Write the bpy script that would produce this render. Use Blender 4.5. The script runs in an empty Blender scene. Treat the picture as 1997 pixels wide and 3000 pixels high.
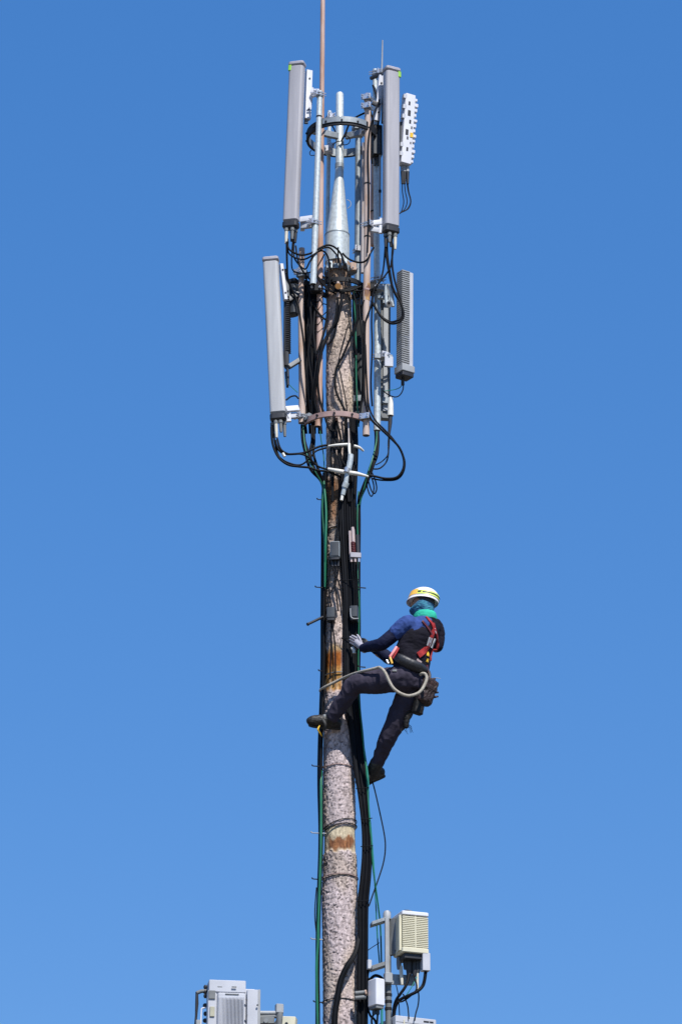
import bpy, math, random
from mathutils import Vector, Matrix, noise
R = math.radians
random.seed(11)
scn = bpy.context.scene
col = scn.collection

# ------------------------------------------------------------------ camera
D, H0, PITCH = 30.0, 1.6, R(22.0)
F = 320.0 * D / math.cos(PITCH)              # focal length in photograph pixels
cam_d = bpy.data.cameras.new('camera'); cam = bpy.data.objects.new('camera', cam_d); col.objects.link(cam)
cam.location = (0, -D, H0); cam.rotation_euler = (math.pi/2 + PITCH, 0, 0)
cam_d.sensor_fit = 'VERTICAL'; cam_d.sensor_height = 36; cam_d.lens = F/3000*36
cam_d.clip_start = 0.5; cam_d.clip_end = 20000
scn.camera = cam
# ------------------------------------------------------------------ world, sun, exposure
SUN_AZ, SUN_EL = R(22), R(53)
w = bpy.data.worlds.new('World'); scn.world = w; w.use_nodes = True
nt = w.node_tree; nt.nodes.clear()
sky = nt.nodes.new('ShaderNodeTexSky'); sky.sky_type = 'NISHITA'; sky.sun_disc = False
sky.sun_elevation = SUN_EL; sky.sun_rotation = math.pi - SUN_AZ
sky.altitude = 0; sky.air_density = 1.0; sky.dust_density = 0.0; sky.ozone_density = 10.0
bg = nt.nodes.new('ShaderNodeBackground'); bg.inputs['Strength'].default_value = 0.174
hs = nt.nodes.new('ShaderNodeHueSaturation'); hs.inputs['Saturation'].default_value = 1.71
hs.inputs['Hue'].default_value = 0.516
wo = nt.nodes.new('ShaderNodeOutputWorld')
gmn = nt.nodes.new('ShaderNodeGamma'); gmn.inputs['Gamma'].default_value = .46
nt.links.new(sky.outputs[0], gmn.inputs[0]); nt.links.new(gmn.outputs[0], hs.inputs['Color']); nt.links.new(hs.outputs[0], bg.inputs['Color'])
nt.links.new(bg.outputs[0], wo.inputs[0])
sd = bpy.data.lights.new('sun', 'SUN'); sd.energy = 3.1; sd.angle = R(0.53); sd.color = (1.0, .955, .89)
sun = bpy.data.objects.new('sun', sd); col.objects.link(sun)
SV = Vector((math.sin(SUN_AZ)*math.cos(SUN_EL), -math.cos(SUN_AZ)*math.cos(SUN_EL), math.sin(SUN_EL)))
sun.rotation_euler = SV.to_track_quat('Z', 'Y').to_euler(); sun.location = (10, -20, 40)
scn.view_settings.view_transform = 'Standard'; scn.view_settings.look = 'None'
scn.view_settings.exposure = 1.0; scn.view_settings.gamma = 1.0
scn.cycles.max_bounces = 6

# ------------------------------------------------------------------ measuring helpers
FW = Vector((0, math.cos(PITCH), math.sin(PITCH))); UP = Vector((0, -math.sin(PITCH), math.cos(PITCH))); RT = Vector((1, 0, 0))
CAM = Vector((0, -D, H0))
def P(px, py, Y=0.0):
    """the point of the place seen at photograph pixel (px, py) that lies at depth Y"""
    d = FW*F + RT*(px-998.5) + UP*(1500-py)
    return CAM + d*((Y+D)/d.y)
def M(px, p):
    """length in metres of px photograph pixels at point p"""
    return px*(p-CAM).dot(FW)/F

# ------------------------------------------------------------------ materials
def mat(name, c, rough=.6, metal=0.0, var=.12, scale=9.0, bump=.0, bscale=60, c2=None, amt=.5, spec=.5, stretch=(1,1,1), sheen=0):
    m = bpy.data.materials.new(name); m.use_nodes = True
    t = m.node_tree; b = t.nodes['Principled BSDF']
    b.inputs['Roughness'].default_value = rough; b.inputs['Metallic'].default_value = metal
    b.inputs['Specular IOR Level'].default_value = spec
    if sheen: b.inputs['Sheen Weight'].default_value = sheen
    tc = t.nodes.new('ShaderNodeTexCoord'); mp = t.nodes.new('ShaderNodeMapping'); mp.inputs['Scale'].default_value = stretch
    t.links.new(tc.outputs['Object'], mp.inputs[0])
    n = t.nodes.new('ShaderNodeTexNoise'); n.inputs['Scale'].default_value = scale; n.inputs['Detail'].default_value = 6
    t.links.new(mp.outputs[0], n.inputs['Vector'])
    r = t.nodes.new('ShaderNodeValToRGB')
    if c2 is None:
        a = [min(1, v*(1-var)) for v in c]; d = [min(1, v*(1+var)) for v in c]
        r.color_ramp.elements[0].position = .3; r.color_ramp.elements[1].position = .7
    else:
        a, d = c, c2
        r.color_ramp.elements[0].position = amt-.08; r.color_ramp.elements[1].position = amt+.08
    r.color_ramp.elements[0].color = (*a, 1); r.color_ramp.elements[1].color = (*d, 1)
    t.links.new(n.outputs['Fac'], r.inputs[0]); t.links.new(r.outputs[0], b.inputs['Base Color'])
    n2 = t.nodes.new('ShaderNodeTexNoise'); n2.inputs['Scale'].default_value = scale*2.3; n2.inputs['Detail'].default_value = 3
    t.links.new(mp.outputs[0], n2.inputs['Vector'])
    mr = t.nodes.new('ShaderNodeMapRange'); mr.inputs['To Min'].default_value = max(0, rough-.1); mr.inputs['To Max'].default_value = min(1, rough+.1)
    t.links.new(n2.outputs['Fac'], mr.inputs['Value']); t.links.new(mr.outputs[0], b.inputs['Roughness'])
    if bump:
        n3 = t.nodes.new('ShaderNodeTexNoise'); n3.inputs['Scale'].default_value = bscale; n3.inputs['Detail'].default_value = 4
        t.links.new(mp.outputs[0], n3.inputs['Vector'])
        bp = t.nodes.new('ShaderNodeBump'); bp.inputs['Strength'].default_value = bump; bp.inputs['Distance'].default_value = .01
        t.links.new(n3.outputs['Fac'], bp.inputs['Height']); t.links.new(bp.outputs[0], b.inputs['Normal'])
    return m
G = dict(
 radome = mat('grey radome plastic', (.35,.345,.375), .5, var=.11, scale=7, stretch=(2.5,2.5,.22)),
 radome2 = mat('pale radome plastic', (.40,.41,.43), .5, var=.11, scale=7, stretch=(2.5,2.5,.22)),
 capgrey = mat('grey cap plastic', (.33,.32,.36), .5),
 dark = mat('dark plastic', (.02,.021,.026), .5),
 slate = mat('dark slate housing', (.035,.042,.052), .55),
 brownpan = mat('dark brown housing', (.013,.012,.012), .6, spec=.2),
 rubber = mat('black cable jacket', (.0045,.005,.007), .55, spec=.12, var=.3, scale=5),
 rubber2 = mat('faded cable jacket', (.008,.009,.012), .6, spec=.12, var=.3, scale=5),
 green = mat('green cable jacket', (.005,.125,.065), .45, var=.3, scale=4),
 teal = mat('teal cable jacket', (.02,.20,.17), .45, var=.3, scale=4),
 white = mat('white painted metal', (.64,.65,.70), .4, var=.06, scale=6),
 white2 = mat('off white painted metal', (.46,.475,.52), .45, var=.07, scale=6),
 lightgrey = mat('light grey paint', (.30,.315,.33), .5, var=.1),
 midgrey = mat('weathered grey paint', (.145,.155,.16), .6, var=.2, scale=7),
 fingrey = mat('fin grey paint', (.27,.28,.29), .55, var=.15, scale=14),
 galv = mat('galvanised steel', (.50,.55,.56), .42, .25, var=.18, scale=38),
 galvd = mat('dull galvanised steel', (.25,.28,.30), .5, .35, var=.2, scale=30),
 steel = mat('bright hardware steel', (.6,.6,.62), .3, .7),
 iron = mat('dark iron', (.016,.017,.02), .6, spec=.2),
 tan = mat('tan painted pipe', (.46,.36,.31), .6, c2=(.40,.27,.20), amt=.56, scale=4, stretch=(3,3,1)),
 rodpaint = mat('faded red brown rod', (.47,.33,.28), .6, c2=(.36,.20,.13), amt=.52, scale=2.4, stretch=(4,4,1)),
 greypipe = mat('grey pink pipe', (.40,.36,.36), .6, c2=(.36,.28,.23), amt=.6, scale=4, stretch=(3,3,1)),
 ring = mat('red brown primer', (.31,.205,.19), .65, var=.2, scale=12),
 rustpipe = mat('rust stained tan', (.42,.25,.10), .7, c2=(.16,.07,.04), amt=.5, scale=9, stretch=(2,2,1)),
 orange = mat('rust orange', (.42,.20,.06), .7, var=.25),
 beige = mat('beige enamel', (.60,.57,.43), .45, var=.06),
 beige2 = mat('dirty beige fins', (.38,.37,.28), .55, var=.12),
 cream = mat('cream plug boot', (.58,.55,.46), .5),
 sleeve = mat('white plastic sleeve', (.66,.65,.60), .45, var=.1, scale=25),
 sticker = mat('lime sticker', (.24,.50,.05), .5),
 yellow = mat('yellow plastic', (.72,.45,.03), .45),
 lime = mat('lime yellow tape', (.62,.75,.12), .45),
 amber = mat('amber plastic', (.78,.44,.07), .4),
 red = mat('red webbing', (.30,.012,.012), .7, var=.25, scale=30),
 pinkred = mat('reflective pink webbing', (.75,.25,.24), .5),
 ceramic = mat('pinkish ceramic', (.45,.36,.35), .4),
 maroon = mat('maroon ceramic', (.10,.02,.018), .35),
 skin = mat('skin', (.40,.22,.15), .55, var=.08),
 tee = mat('blue jersey cloth', (.034,.066,.215), .9, spec=.15, var=.15, scale=14, bump=.3, bscale=40),
 armsl = mat('navy arm sleeve', (.008,.011,.036), .75, spec=.15, var=.2, scale=12, bump=.3, bscale=40),
 vest = mat('black mesh vest', (.012,.011,.018), .85, spec=.12, var=.35, scale=10, bump=.4, bscale=50),
 trouser = mat('charcoal work cloth', (.044,.039,.058), .9, spec=.08, var=.2, scale=9, bump=.35, bscale=30),
 glove = mat('grey knitted glove', (.34,.33,.38), .95, var=.1, scale=60, bump=.4, bscale=120),
 gaiter = mat('blue patterned scarf', (.02,.10,.20), .85, c2=(.05,.25,.36), amt=.52, scale=16, stretch=(1,1,2)),
 gaiter2 = mat('teal scarf hem', (.015,.40,.27), .85),
 boot = mat('dark boot leather', (.018,.017,.017), .5, c2=(.06,.055,.045), amt=.58, scale=26, spec=.3, bump=.4, bscale=70),
 sole = mat('boot sole rubber', (.015,.015,.015), .7),
 pouch = mat('worn brown leather', (.022,.010,.009), .6, c2=(.10,.045,.04), amt=.62, scale=22, bump=.5, bscale=50),
 rope = mat('pale braided rope', (.33,.30,.25), .85, var=.2, scale=60, bump=.5, bscale=150),
 gloss = mat('white helmet shell', (.80,.78,.80), .25, var=.03),
 earth = mat('dry ground', (.10,.085,.06), .9, var=.35, scale=.4, bump=.4, bscale=3),
)
m = bpy.data.materials.new('pine bark'); m.use_nodes = True; G['bark'] = m
t = m.node_tree; b = t.nodes['Principled BSDF']; b.inputs['Roughness'].default_value = .88; b.inputs['Specular IOR Level'].default_value = .2
at = t.nodes.new('ShaderNodeVertexColor'); at.layer_name = 'wood'
tc = t.nodes.new('ShaderNodeTexCoord')
n = t.nodes.new('ShaderNodeTexNoise'); n.inputs['Scale'].default_value = 45; n.inputs['Detail'].default_value = 6
mp = t.nodes.new('ShaderNodeMapping'); mp.inputs['Scale'].default_value = (1, 1, .6)
t.links.new(tc.outputs['Object'], mp.inputs[0]); t.links.new(mp.outputs[0], n.inputs['Vector'])
mr = t.nodes.new('ShaderNodeMapRange'); mr.inputs['From Min'].default_value = .3; mr.inputs['From Max'].default_value = .7
mr.inputs['To Min'].default_value = .62; mr.inputs['To Max'].default_value = 1.25
mx = t.nodes.new('ShaderNodeMix'); mx.data_type = 'RGBA'; mx.blend_type = 'MULTIPLY'; mx.inputs[0].default_value = 1
t.links.new(n.outputs['Fac'], mr.inputs['Value']); t.links.new(at.outputs['Color'], mx.inputs[6]); t.links.new(mr.outputs[0], mx.inputs[7])
t.links.new(mx.outputs[2], b.inputs['Base Color'])
bp = t.nodes.new('ShaderNodeBump'); bp.inputs['Strength'].default_value = .6; bp.inputs['Distance'].default_value = .012
t.links.new(n.outputs['Fac'], bp.inputs['Height']); t.links.new(bp.outputs[0], b.inputs['Normal'])

# ------------------------------------------------------------------ mesh building
class MB:
    def __init__(s): s.v = []; s.f = []
    def add(s, vs, fs):
        o = len(s.v); s.v += [Vector(p) for p in vs]; s.f += [tuple(i+o for i in f) for f in fs]; return s
    def rings(s, rs, cap=True, closed=True):
        n = len(rs[0]); vs = [p for r in rs for p in r]; fs = []
        for i in range(len(rs)-1):
            for j in range(n if closed else n-1):
                k = (j+1) % n
                fs.append((i*n+j, i*n+k, (i+1)*n+k, (i+1)*n+j))
        if cap: fs.append(tuple(range(n-1, -1, -1))); fs.append(tuple((len(rs)-1)*n+j for j in range(n)))
        return s.add(vs, fs)
    def tube(s, pts, r, n=10, smooth=0, cap=True, flat=1.0, side=None):
        pts = [Vector(p) for p in pts]
        rr = list(r) if isinstance(r, (list, tuple)) else [r]*len(pts)
        if smooth: pts, rr = catmull(pts, rr, smooth)
        rs = []; u = None
        for i, p in enumerate(pts):
            a = pts[max(0, i-1)]; c = pts[min(len(pts)-1, i+1)]; tg = (c-a).normalized()
            if u is None:
                u = Vector(side) if side else (Vector((0, 0, 1)) if abs(tg.z) < .8 else Vector((1, 0, 0)))
            u = (u - tg*u.dot(tg)).normalized(); v = tg.cross(u)
            rs.append([p + (u*math.cos(2*math.pi*k/n) + v*math.sin(2*math.pi*k/n)*flat)*rr[i] for k in range(n)])
        return s.rings(rs, cap)
    def ball(s, c, rx, ry=None, rz=None, n=14, fr=None):
        ry = ry or rx; rz = rz or rx; X, Y, Z = fr or (Vector((1,0,0)), Vector((0,1,0)), Vector((0,0,1)))
        rs = []
        for i in range(1, n//2+2-1):
            th = math.pi*i/(n//2+1); z = -math.cos(th); q = math.sin(th)
            rs.append([Vector(c) + X*(rx*q*math.cos(2*math.pi*k/n)) + Y*(ry*q*math.sin(2*math.pi*k/n)) + Z*(rz*z) for k in range(n)])
        return s.rings(rs)
    def limb(s, pts, rr, n=14, smooth=4):
        s.tube(pts, rr, n, smooth); s.ball(pts[0], rr[0]*.98, n=n); s.ball(pts[-1], rr[-1]*.98, n=n); return s
    def rbox(s, c, fr, hx, hn, hz, r=.006, seg=3, taper=1.0):
        X, N, Z = fr; c = Vector(c); r = min(r, hx*.95, hn*.95, hz*.95)
        prof = []
        for (sx, sy, a0) in ((1,1,0), (-1,1,90), (-1,-1,180), (1,-1,270)):
            for k in range(seg+1):
                a = R(a0 + 90*k/seg); prof.append((sx*(hx-r)+r*math.cos(a), sy*(hn-r)+r*math.sin(a)))
        ch = r*.5
        rs = []
        for z, k in ((-hz, 1), (-hz+ch, 0), (hz-ch, 0), (hz, 1)):
            q = 1 + (taper-1)*(z/hz+1)/2
            rs.append([c + X*((x - k*ch*(x/hx))*q) + N*((y - k*ch*(y/hn))*q) + Z*z for x, y in prof])
        return s.rings(rs)
    def arc(s, c, rad, a0, a1, h, th, n=40, up=Vector((0,0,1))):
        """flat band bent round the upright axis through c; angles from +x, -90 faces the camera"""
        rs = []
        for i in range(n+1):
            a = R(a0+(a1-a0)*i/n); d = Vector((math.cos(a), math.sin(a), 0))
            rs.append([c+d*rad-up*h/2, c+d*(rad+th)-up*h/2, c+d*(rad+th)+up*h/2, c+d*rad+up*h/2])
        return s.rings(rs, cap=abs(a1-a0) < 359.9)
def catmull(pts, rr, k):
    q, r2 = [], []
    n = len(pts)
    for i in range(n-1):
        p0 = pts[max(0, i-1)]; p1 = pts[i]; p2 = pts[i+1]; p3 = pts[min(n-1, i+2)]
        for j in range(k):
            u = j/k
            q.append(.5*((2*p1)+(p2-p0)*u+(2*p0-5*p1+4*p2-p3)*u*u+(3*p1-p0-3*p2+p3)*u**3)); r2.append(rr[i]+(rr[i+1]-rr[i])*u)
    q.append(pts[-1]); r2.append(rr[-1]); return q, r2
def frame(az=0, z=Vector((0,0,1))):
    """X to the right, N the outward face (azimuth az from the camera side, + to the right), Z along the thing"""
    z = z.normalized(); nn = Vector((math.sin(R(az)), -math.cos(R(az)), 0)); nn = (nn - z*nn.dot(z)).normalized()
    return z.cross(nn), nn, z
def mesh_of(name, mb, mat_, origin, sharp=38):
    me = bpy.data.meshes.new(name); o = Vector(origin)
    me.from_pydata([p-o for p in mb.v], [], mb.f); me.update()
    me.materials.append(mat_)
    me.polygons.foreach_set('use_smooth', [True]*len(me.polygons)); me.set_sharp_from_angle(angle=R(sharp))
    return me
def tag(o, label, cat, group=None, kind=None):
    if label: o['label'] = label
    if cat: o['category'] = cat
    if group: o['group'] = group
    if kind: o['kind'] = kind
    return o
def thing(name, label, cat, loc, group=None):
    o = bpy.data.objects.new(name, None); col.objects.link(o); o.location = loc; o.empty_display_size = .1
    return tag(o, label, cat, group)
def world_of(o):
    p = Vector(o.location)
    while o.parent: o = o.parent; p = p + Vector(o.location)
    return p
def part(name, mb, mt, root, label=None, sharp=38, stuff=False):
    org = world_of(root)
    c = sum(mb.v, Vector())/len(mb.v)
    o = bpy.data.objects.new(name, mesh_of(name, mb, G[mt], c, sharp)); col.objects.link(o)
    o.parent = root; o.location = c-org
    if label: o['label'] = label
    return o
def solo(name, mb, mt, label, cat, group=None, kind=None, sharp=38):
    base = min(mb.v, key=lambda p: p.z)
    o = bpy.data.objects.new(name, mesh_of(name, mb, G[mt], base, sharp)); col.objects.link(o); o.location = base
    return tag(o, label, cat, group, kind)
def pp(lst, Y=0.0):
    return [P(*(q if len(q) == 3 else (q[0], q[1], Y))) for q in lst]
def cable(lst, wpx, mt, label, Y=0.0, group=None, cat='cable', name='cable'):
    pts = pp(lst, Y); r = M(wpx, pts[0])/2
    return solo(name, MB().tube(pts, r, 8, 5), mt, label, cat, group, sharp=60)
def remeshed(mb, voxel, smooth=6, wr=0.0, wscale=14.0, wz=1.0, seed=0.0):
    me = bpy.data.meshes.new('tmp'); me.from_pydata(mb.v, [], mb.f); me.update()
    ob = bpy.data.objects.new('tmp', me); col.objects.link(ob)
    md = ob.modifiers.new('r', 'REMESH'); md.mode = 'VOXEL'; md.voxel_size = voxel
    ms = ob.modifiers.new('s', 'SMOOTH'); ms.factor = .5; ms.iterations = smooth
    dg = bpy.context.evaluated_depsgraph_get(); ev = ob.evaluated_get(dg); m2 = ev.to_mesh()
    out = MB(); nn = [v.normal.copy() for v in m2.vertices]
    for v, q in zip(m2.vertices, nn):
        p = v.co.copy()
        if wr:
            s = Vector((p.x*wscale, p.y*wscale, p.z*wscale*wz + seed))
            k = noise.noise(s) + .5*noise.noise(s*2.1) ; k = (1-abs(k)*1.6) * .7 + .3*noise.noise(s*.6)
            p = p + q*(k*wr)
        out.v.append(p)
    out.f = [tuple(f.vertices) for f in m2.polygons]
    ev.to_mesh_clear(); bpy.data.objects.remove(ob); bpy.data.meshes.remove(me)
    return out
VERT = Vector((0, 0, 1))

# ------------------------------------------------------------------ ground
gm = MB(); s_ = 6000
gm.add([(-s_,-s_,0),(s_,-s_,0),(s_,s_,0),(-s_,s_,0)], [(0,1,2,3)])
o = bpy.data.objects.new('ground', mesh_of('ground', gm, G['earth'], (0,0,0))); col.objects.link(o); o['kind'] = 'structure'

# ------------------------------------------------------------------ wooden pole
EDGE = [(770,959,1027),(800,957,1028),(1030,955,1033),(1160,954,1035),(1560,955,1036),(2080,948,1036),(2190,946,1037),(2300,945,1040),(2450,946,1043),(2620,942,1048),(2900,945,1048),(3060,945,1049)]
ZS = [(P((a+c)/2, y, 0).z, P((a+c)/2, y, 0).x, M((c-a)/2, P(998, y, 0))) for y, a, c in EDGE]
def pole_at(z):
    if z >= ZS[0][0]: return ZS[0][1:]
    for i in range(len(ZS)-1):
        if ZS[i][0] >= z >= ZS[i+1][0]:
            u = (z-ZS[i+1][0])/(ZS[i][0]-ZS[i+1][0])
            return [ZS[i+1][k]+(ZS[i][k]-ZS[i+1][k])*u for k in (1, 2)]
    return ZS[-1][1], ZS[-1][2] + (ZS[-1][0]-z)*.008
def zpy(py): return P(998, py, -.13).z
def sstep(a, b_, x): x = max(0, min(1, (x-a)/(b_-a))); return x*x*(3-2*x)
ztop = P(998, 772, 0).z; zlow = P(998, 3080, 0).z
zs = [0, 2, 4, 6, 7.5] + [zlow + (ztop-zlow)*i/1300 for i in range(1301)]
NA = 112; vs = []; cols = []
z_or0, z_or1 = zpy(2026), zpy(1888); z_w0, z_w1 = zpy(2492), zpy(2418); z_r0, z_r1 = zpy(2488), zpy(2450)
z_t0, z_t1 = zpy(1650), zpy(1400)
for z in zs:
    cx, r0 = pole_at(z)
    for k in range(NA):
        a = 2*math.pi*k/NA; dx, dy = math.cos(a), math.sin(a)
        q = Vector((dx*r0, dy*r0, z))
        v = Vector((q.x*22, q.y*22, q.z*13)); wv = noise.noise_vector(q*9)*.55
        ds, _ = noise.voronoi(v+wv); e = ds[1]-ds[0]
        ds2, _ = noise.voronoi(v*2.3+wv+Vector((5,5,5))); e2 = ds2[1]-ds2[0]
        big = noise.noise(q*3.1); fine = noise.noise(q*28); fine2 = noise.noise(q*Vector((60,60,35)).x/1.0) if False else noise.noise(Vector((q.x*70, q.y*70, q.z*38)))
        crack = 1-sstep(.02, .16, e); crack2 = 1-sstep(.02, .2, e2)
        # wood stripped of its bark: the band of white wood, and the front of the orange length
        wob = noise.noise(Vector((q.x*14, q.y*14, z*5)))*.035 + noise.noise(Vector((q.x*45, q.y*45, z*22)))*.018 + noise.noise(Vector((q.x*110, q.y*110, z*60)))*.008
        band = sstep(z_w0-.01, z_w0+.012, z+wob)*(1-sstep(z_w1-.012, z_w1+.006, z+wob*.4))
        front = sstep(.25, .5, -dy - .1*dx + wob*3)
        lane = front*(1-sstep(.10, .3, dx))
        oran = lane*sstep(z_or0-.02, z_or0+.03, z+wob)*(1-sstep(z_or1-.03, z_or1+.02, z+wob*1.5))
        brn = lane*sstep(z_t0-.1, z_t0+.1, z)*(1-sstep(z_t1-.05, z_t1+.05, z))
        bare = max(band, oran)
        few = max(sstep(zpy(2440), zpy(2400), z)*(1-sstep(zpy(2100), zpy(2040), z)), .8*sstep(zpy(2050), zpy(1850), z)); thin = sstep(zpy(2680), zpy(2800), z)*-1
        few = max(few, .35*(1-sstep(zpy(2850), zpy(2700), z)))
        fl = sstep(.22+.13*few, .46+.14*few, noise.noise(Vector((q.x*78, q.y*78, q.z*44)))+.45*noise.noise(Vector((q.x*40+5, q.y*40, q.z*62+9)))-.1*noise.noise(q*4))
        disp = (-.003*crack - .002*crack2 + .003*fine - .006*fl)*(1-bare) - .010*bare + .004*big
        if z > ztop-.004: disp -= .012
        r = r0 + disp
        vs.append((cx+dx*r, dy*r, z))
        # bark colour: pinkish grey plates, dark fissures, browner towards the top
        up = sstep(zpy(2150), zpy(1700), z)*(1-.55*sstep(zpy(1350), zpy(1100), z))
        c = Vector((.50,.42,.42)).lerp(Vector((.46,.36,.28)), up*.65)
        c = c.lerp(Vector((.45,.36,.26)), .45*sstep(.0,.35,noise.noise(q*Vector((4,4,1.7)).x if False else Vector((q.x*5,q.y*5,q.z*1.9))))+.35*sstep(.55,.9,dx))
        c = c*(1+.30*big+.18*fine+.20*noise.noise(Vector((q.x*30,q.y*30,q.z*3))))
        c = c.lerp(Vector((.10,.08,.08)), .8*fl*(1-bare))
        c = c.lerp(Vector((.12,.09,.08)), min(.8, .25*crack+.12*crack2)*(1-bare))
        if z > zpy(860): c = c.lerp(Vector((.22,.12,.06)), .6)  # shadow at the pole top painted in as dark brown
        gr = noise.noise(Vector((q.x*45, q.y*45, z*4))); gr2 = noise.noise(Vector((q.x*30, q.y*30, z*2.5+3)))
        c = c.lerp(Vector((.52,.44,.31))*(1+.2*gr), band)
        rust = band*sstep(z_r0-.02, z_r0+.02, z+wob)*(1-sstep(z_r1-.03, z_r1+.02, z+wob*2))*sstep(-.85,-.6,dx)*(1-sstep(.55,.85,dx-.3*(z-z_r0)*10))
        c = c.lerp(Vector((.17,.06,.025)).lerp(Vector((.42,.18,.07)), sstep(.1,-.4,gr)*.5), rust*.95)
        lo = sstep(zpy(1965), zpy(1940), z)
        oc = Vector((.46,.24,.07)).lerp(Vector((.52,.40,.26)), sstep(-.1,.3,gr2)*.8).lerp(Vector((.30,.075,.008)), lo*.85)
        oc = oc.lerp(Vector((.14,.05,.015)), sstep(.1,.42,gr)*.75)
        oc = oc.lerp(Vector((.52,.40,.22)), sstep(zpy(1915), zpy(1895), z)*.7)
        c = c.lerp(oc, oran)
        c = c.lerp(Vector((.30,.13,.05)).lerp(Vector((.12,.06,.03)), sstep(-.1,.3,gr)), brn*.75*(1-sstep(zpy(1500),zpy(1440),z)*-.2)*sstep(zpy(1545),zpy(1500),z))
        cols.append((max(.004,c.x), max(.004,c.y), max(.004,c.z), 1))
pm = MB(); nz = len(zs)
fs = []
for i in range(nz-1):
    for j in range(NA):
        k = (j+1) % NA; fs.append((i*NA+j, i*NA+k, (i+1)*NA+k, (i+1)*NA+j))
fs.append(tuple((nz-1)*NA+j for j in range(NA)))
me = bpy.data.meshes.new('trunk'); me.from_pydata(vs, [], fs); me.materials.append(G['bark'])
ca = me.color_attributes.new('wood', 'FLOAT_COLOR', 'POINT'); ca.data.foreach_set('color', [x for c in cols for x in c])
me.polygons.foreach_set('use_smooth', [True]*len(me.polygons))
pole = thing('utility_pole', 'tall wooden pole of pinkish grey bark carrying the antennas and the climbing worker', 'pole', (0,0,0))
o = bpy.data.objects.new('trunk', me); col.objects.link(o); o.parent = pole
def hoop(py, mt, h, tails=(), tilt=0, name='strap'):
    z = P(998, py, -.15).z; cx, r = pole_at(z); mb = MB()
    pts = [Vector((cx+math.cos(R(a))*(r+.006), math.sin(R(a))*(r+.006), z+tilt*math.cos(R(a)+.4)+.003*math.sin(R(a*3)))) for a in range(0, 361, 10)]
    mb.tube(pts, h, 6, cap=False)
    o = part(name, mb, mt, pole)
for py, mt, h, tl in ((2238,'ring',.004,0), (2560,'ring',.004,0), (2565,'iron',.003,.01), (2925,'iron',.004,.0), (1968,'midgrey',.006,0), (1540,'iron',.007,0), (2418,'iron',.005,.035), (2408,'iron',.004,.05)):
    hoop(py, mt, h, tilt=tl)

# ------------------------------------------------------------------ steel mast on the top of the pole
def pipe_pts(lst): return pp(lst)
mast = thing('steel_mast', 'galvanised steel mast with a flared cone foot standing on the pole top', 'mast', P(987, 772, 0))
a = [(995,272),(995,276),(994.5,485),(993,520),(988,690),(987,693),(987,772)]; wd = [16,22,24,26,68,70,71]
pts = [P(x, y, 0) for x, y in a]
part('cone', MB().tube(pts[2:5], [M(wd[i]/2, pts[i]) for i in (2,3,4)], 28), 'galv', mast, sharp=60)
part('spigot', MB().tube(pts[:3], [M(wd[i]/2, pts[i]) for i in (0,1,2)], 24), 'galv', mast)
part('sleeve', MB().tube([P(987.5,688,0), pts[6]], M(36, pts[5]), 30), 'galv', mast)
part('seam_shadow_band', MB().arc(Vector((P(987.5,690,0).x, 0, P(987.5,690,0).z)), M(35.5, pts[5]), 0, 360, .012, .004), 'galvd', mast)
part('seam_shadow_band', MB().arc(Vector((P(994,487,0).x, 0, P(994,487,0).z)), M(12, pts[2]), 0, 360, .05, .0035), 'galvd', mast)  # dull band stands in for the shadow below the spigot

# ------------------------------------------------------------------ upright pipes
def pipe(name, label, lst, wpx, mt, cat='pipe', clamps=(), openend=False, bands=(), n=18, group=None):
    pts = pp(lst); base = pts[-1]
    t_ = thing(name, label, cat, base, group)
    ws = wpx if isinstance(wpx, (list, tuple)) else [wpx]*len(pts)
    part('tube', MB().tube(pts, [M(w_/2, p) for w_, p in zip(ws, pts)], n, 4 if len(pts) > 2 else 0), mt, t_)
    if openend:
        d = (pts[-1]-pts[-2]).normalized()
        part('bore', MB().tube([pts[-1]-d*.01, pts[-1]+d*.003], M(ws[-1]/2*.8, base), n), 'dark', t_)
    r = M(ws[0]/2, base)
    def on(py):
        for i in range(len(lst)-1):
            if lst[i][1] <= py <= lst[i+1][1]:
                u = (py-lst[i][1])/(lst[i+1][1]-lst[i][1]); return pts[i].lerp(pts[i+1], u)
    for py in bands:
        p = on(py); part('band', MB().tube([p-VERT*.008, p+VERT*.008], r*1.13, n), 'iron', t_)
    for py, az in clamps:
        p = on(py); c = part('clamp', MB().tube([p-VERT*.025, p+VERT*.025], r*1.28, n), 'galvd', t_)
        d = Vector((math.sin(R(az)), -math.cos(R(az)), 0)); s_ = d.cross(VERT)
        b_ = MB()
        for sg in (-1, 1):
            for zz in (-.012, .014):
                q = p + s_*sg*(r*1.15) + VERT*zz
                b_.tube([q-d*.05, q+d*.085], .006, 6)
        b_.rbox(p+d*(r+.028), (s_, d, VERT), r*1.7, .006, .028, .003)
        part('bolt', b_, 'steel', c)
    return t_
pipe('lightning_rod', 'tall faded red brown rod that rises above everything out of the picture', [(946,-120,-.1),(943,260,-.1),(938,700,-.1),(936,1000,-.1),(935,1140,-.1),(931,1250,-.1)], [13,14,18,20,18,19], 'rodpaint', 'rod', bands=(640,), openend=True)
pipe('pipe', 'bright galvanised pipe standing in front of the red brown rod', [(937,268,-.27),(930,480,-.27),(917,833,-.27)], [16,18,19], 'galv', clamps=((278,-60),(655,-60)), bands=(343,), openend=True)
pipe('pipe', 'thin galvanised pipe half hidden behind the left of the flared mast', [(965,326,.27),(962,480,.27),(957,770,.27)], [13,12,12], 'galv', clamps=((345,20),(432,20)))
pipe('pipe', 'galvanised pipe at the back to the right of the flared mast', [(1049,368,.26),(1049,560,.26),(1047,825,.26)], [18,20,20], 'galvd', clamps=((380,0),(735,20)))
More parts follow.
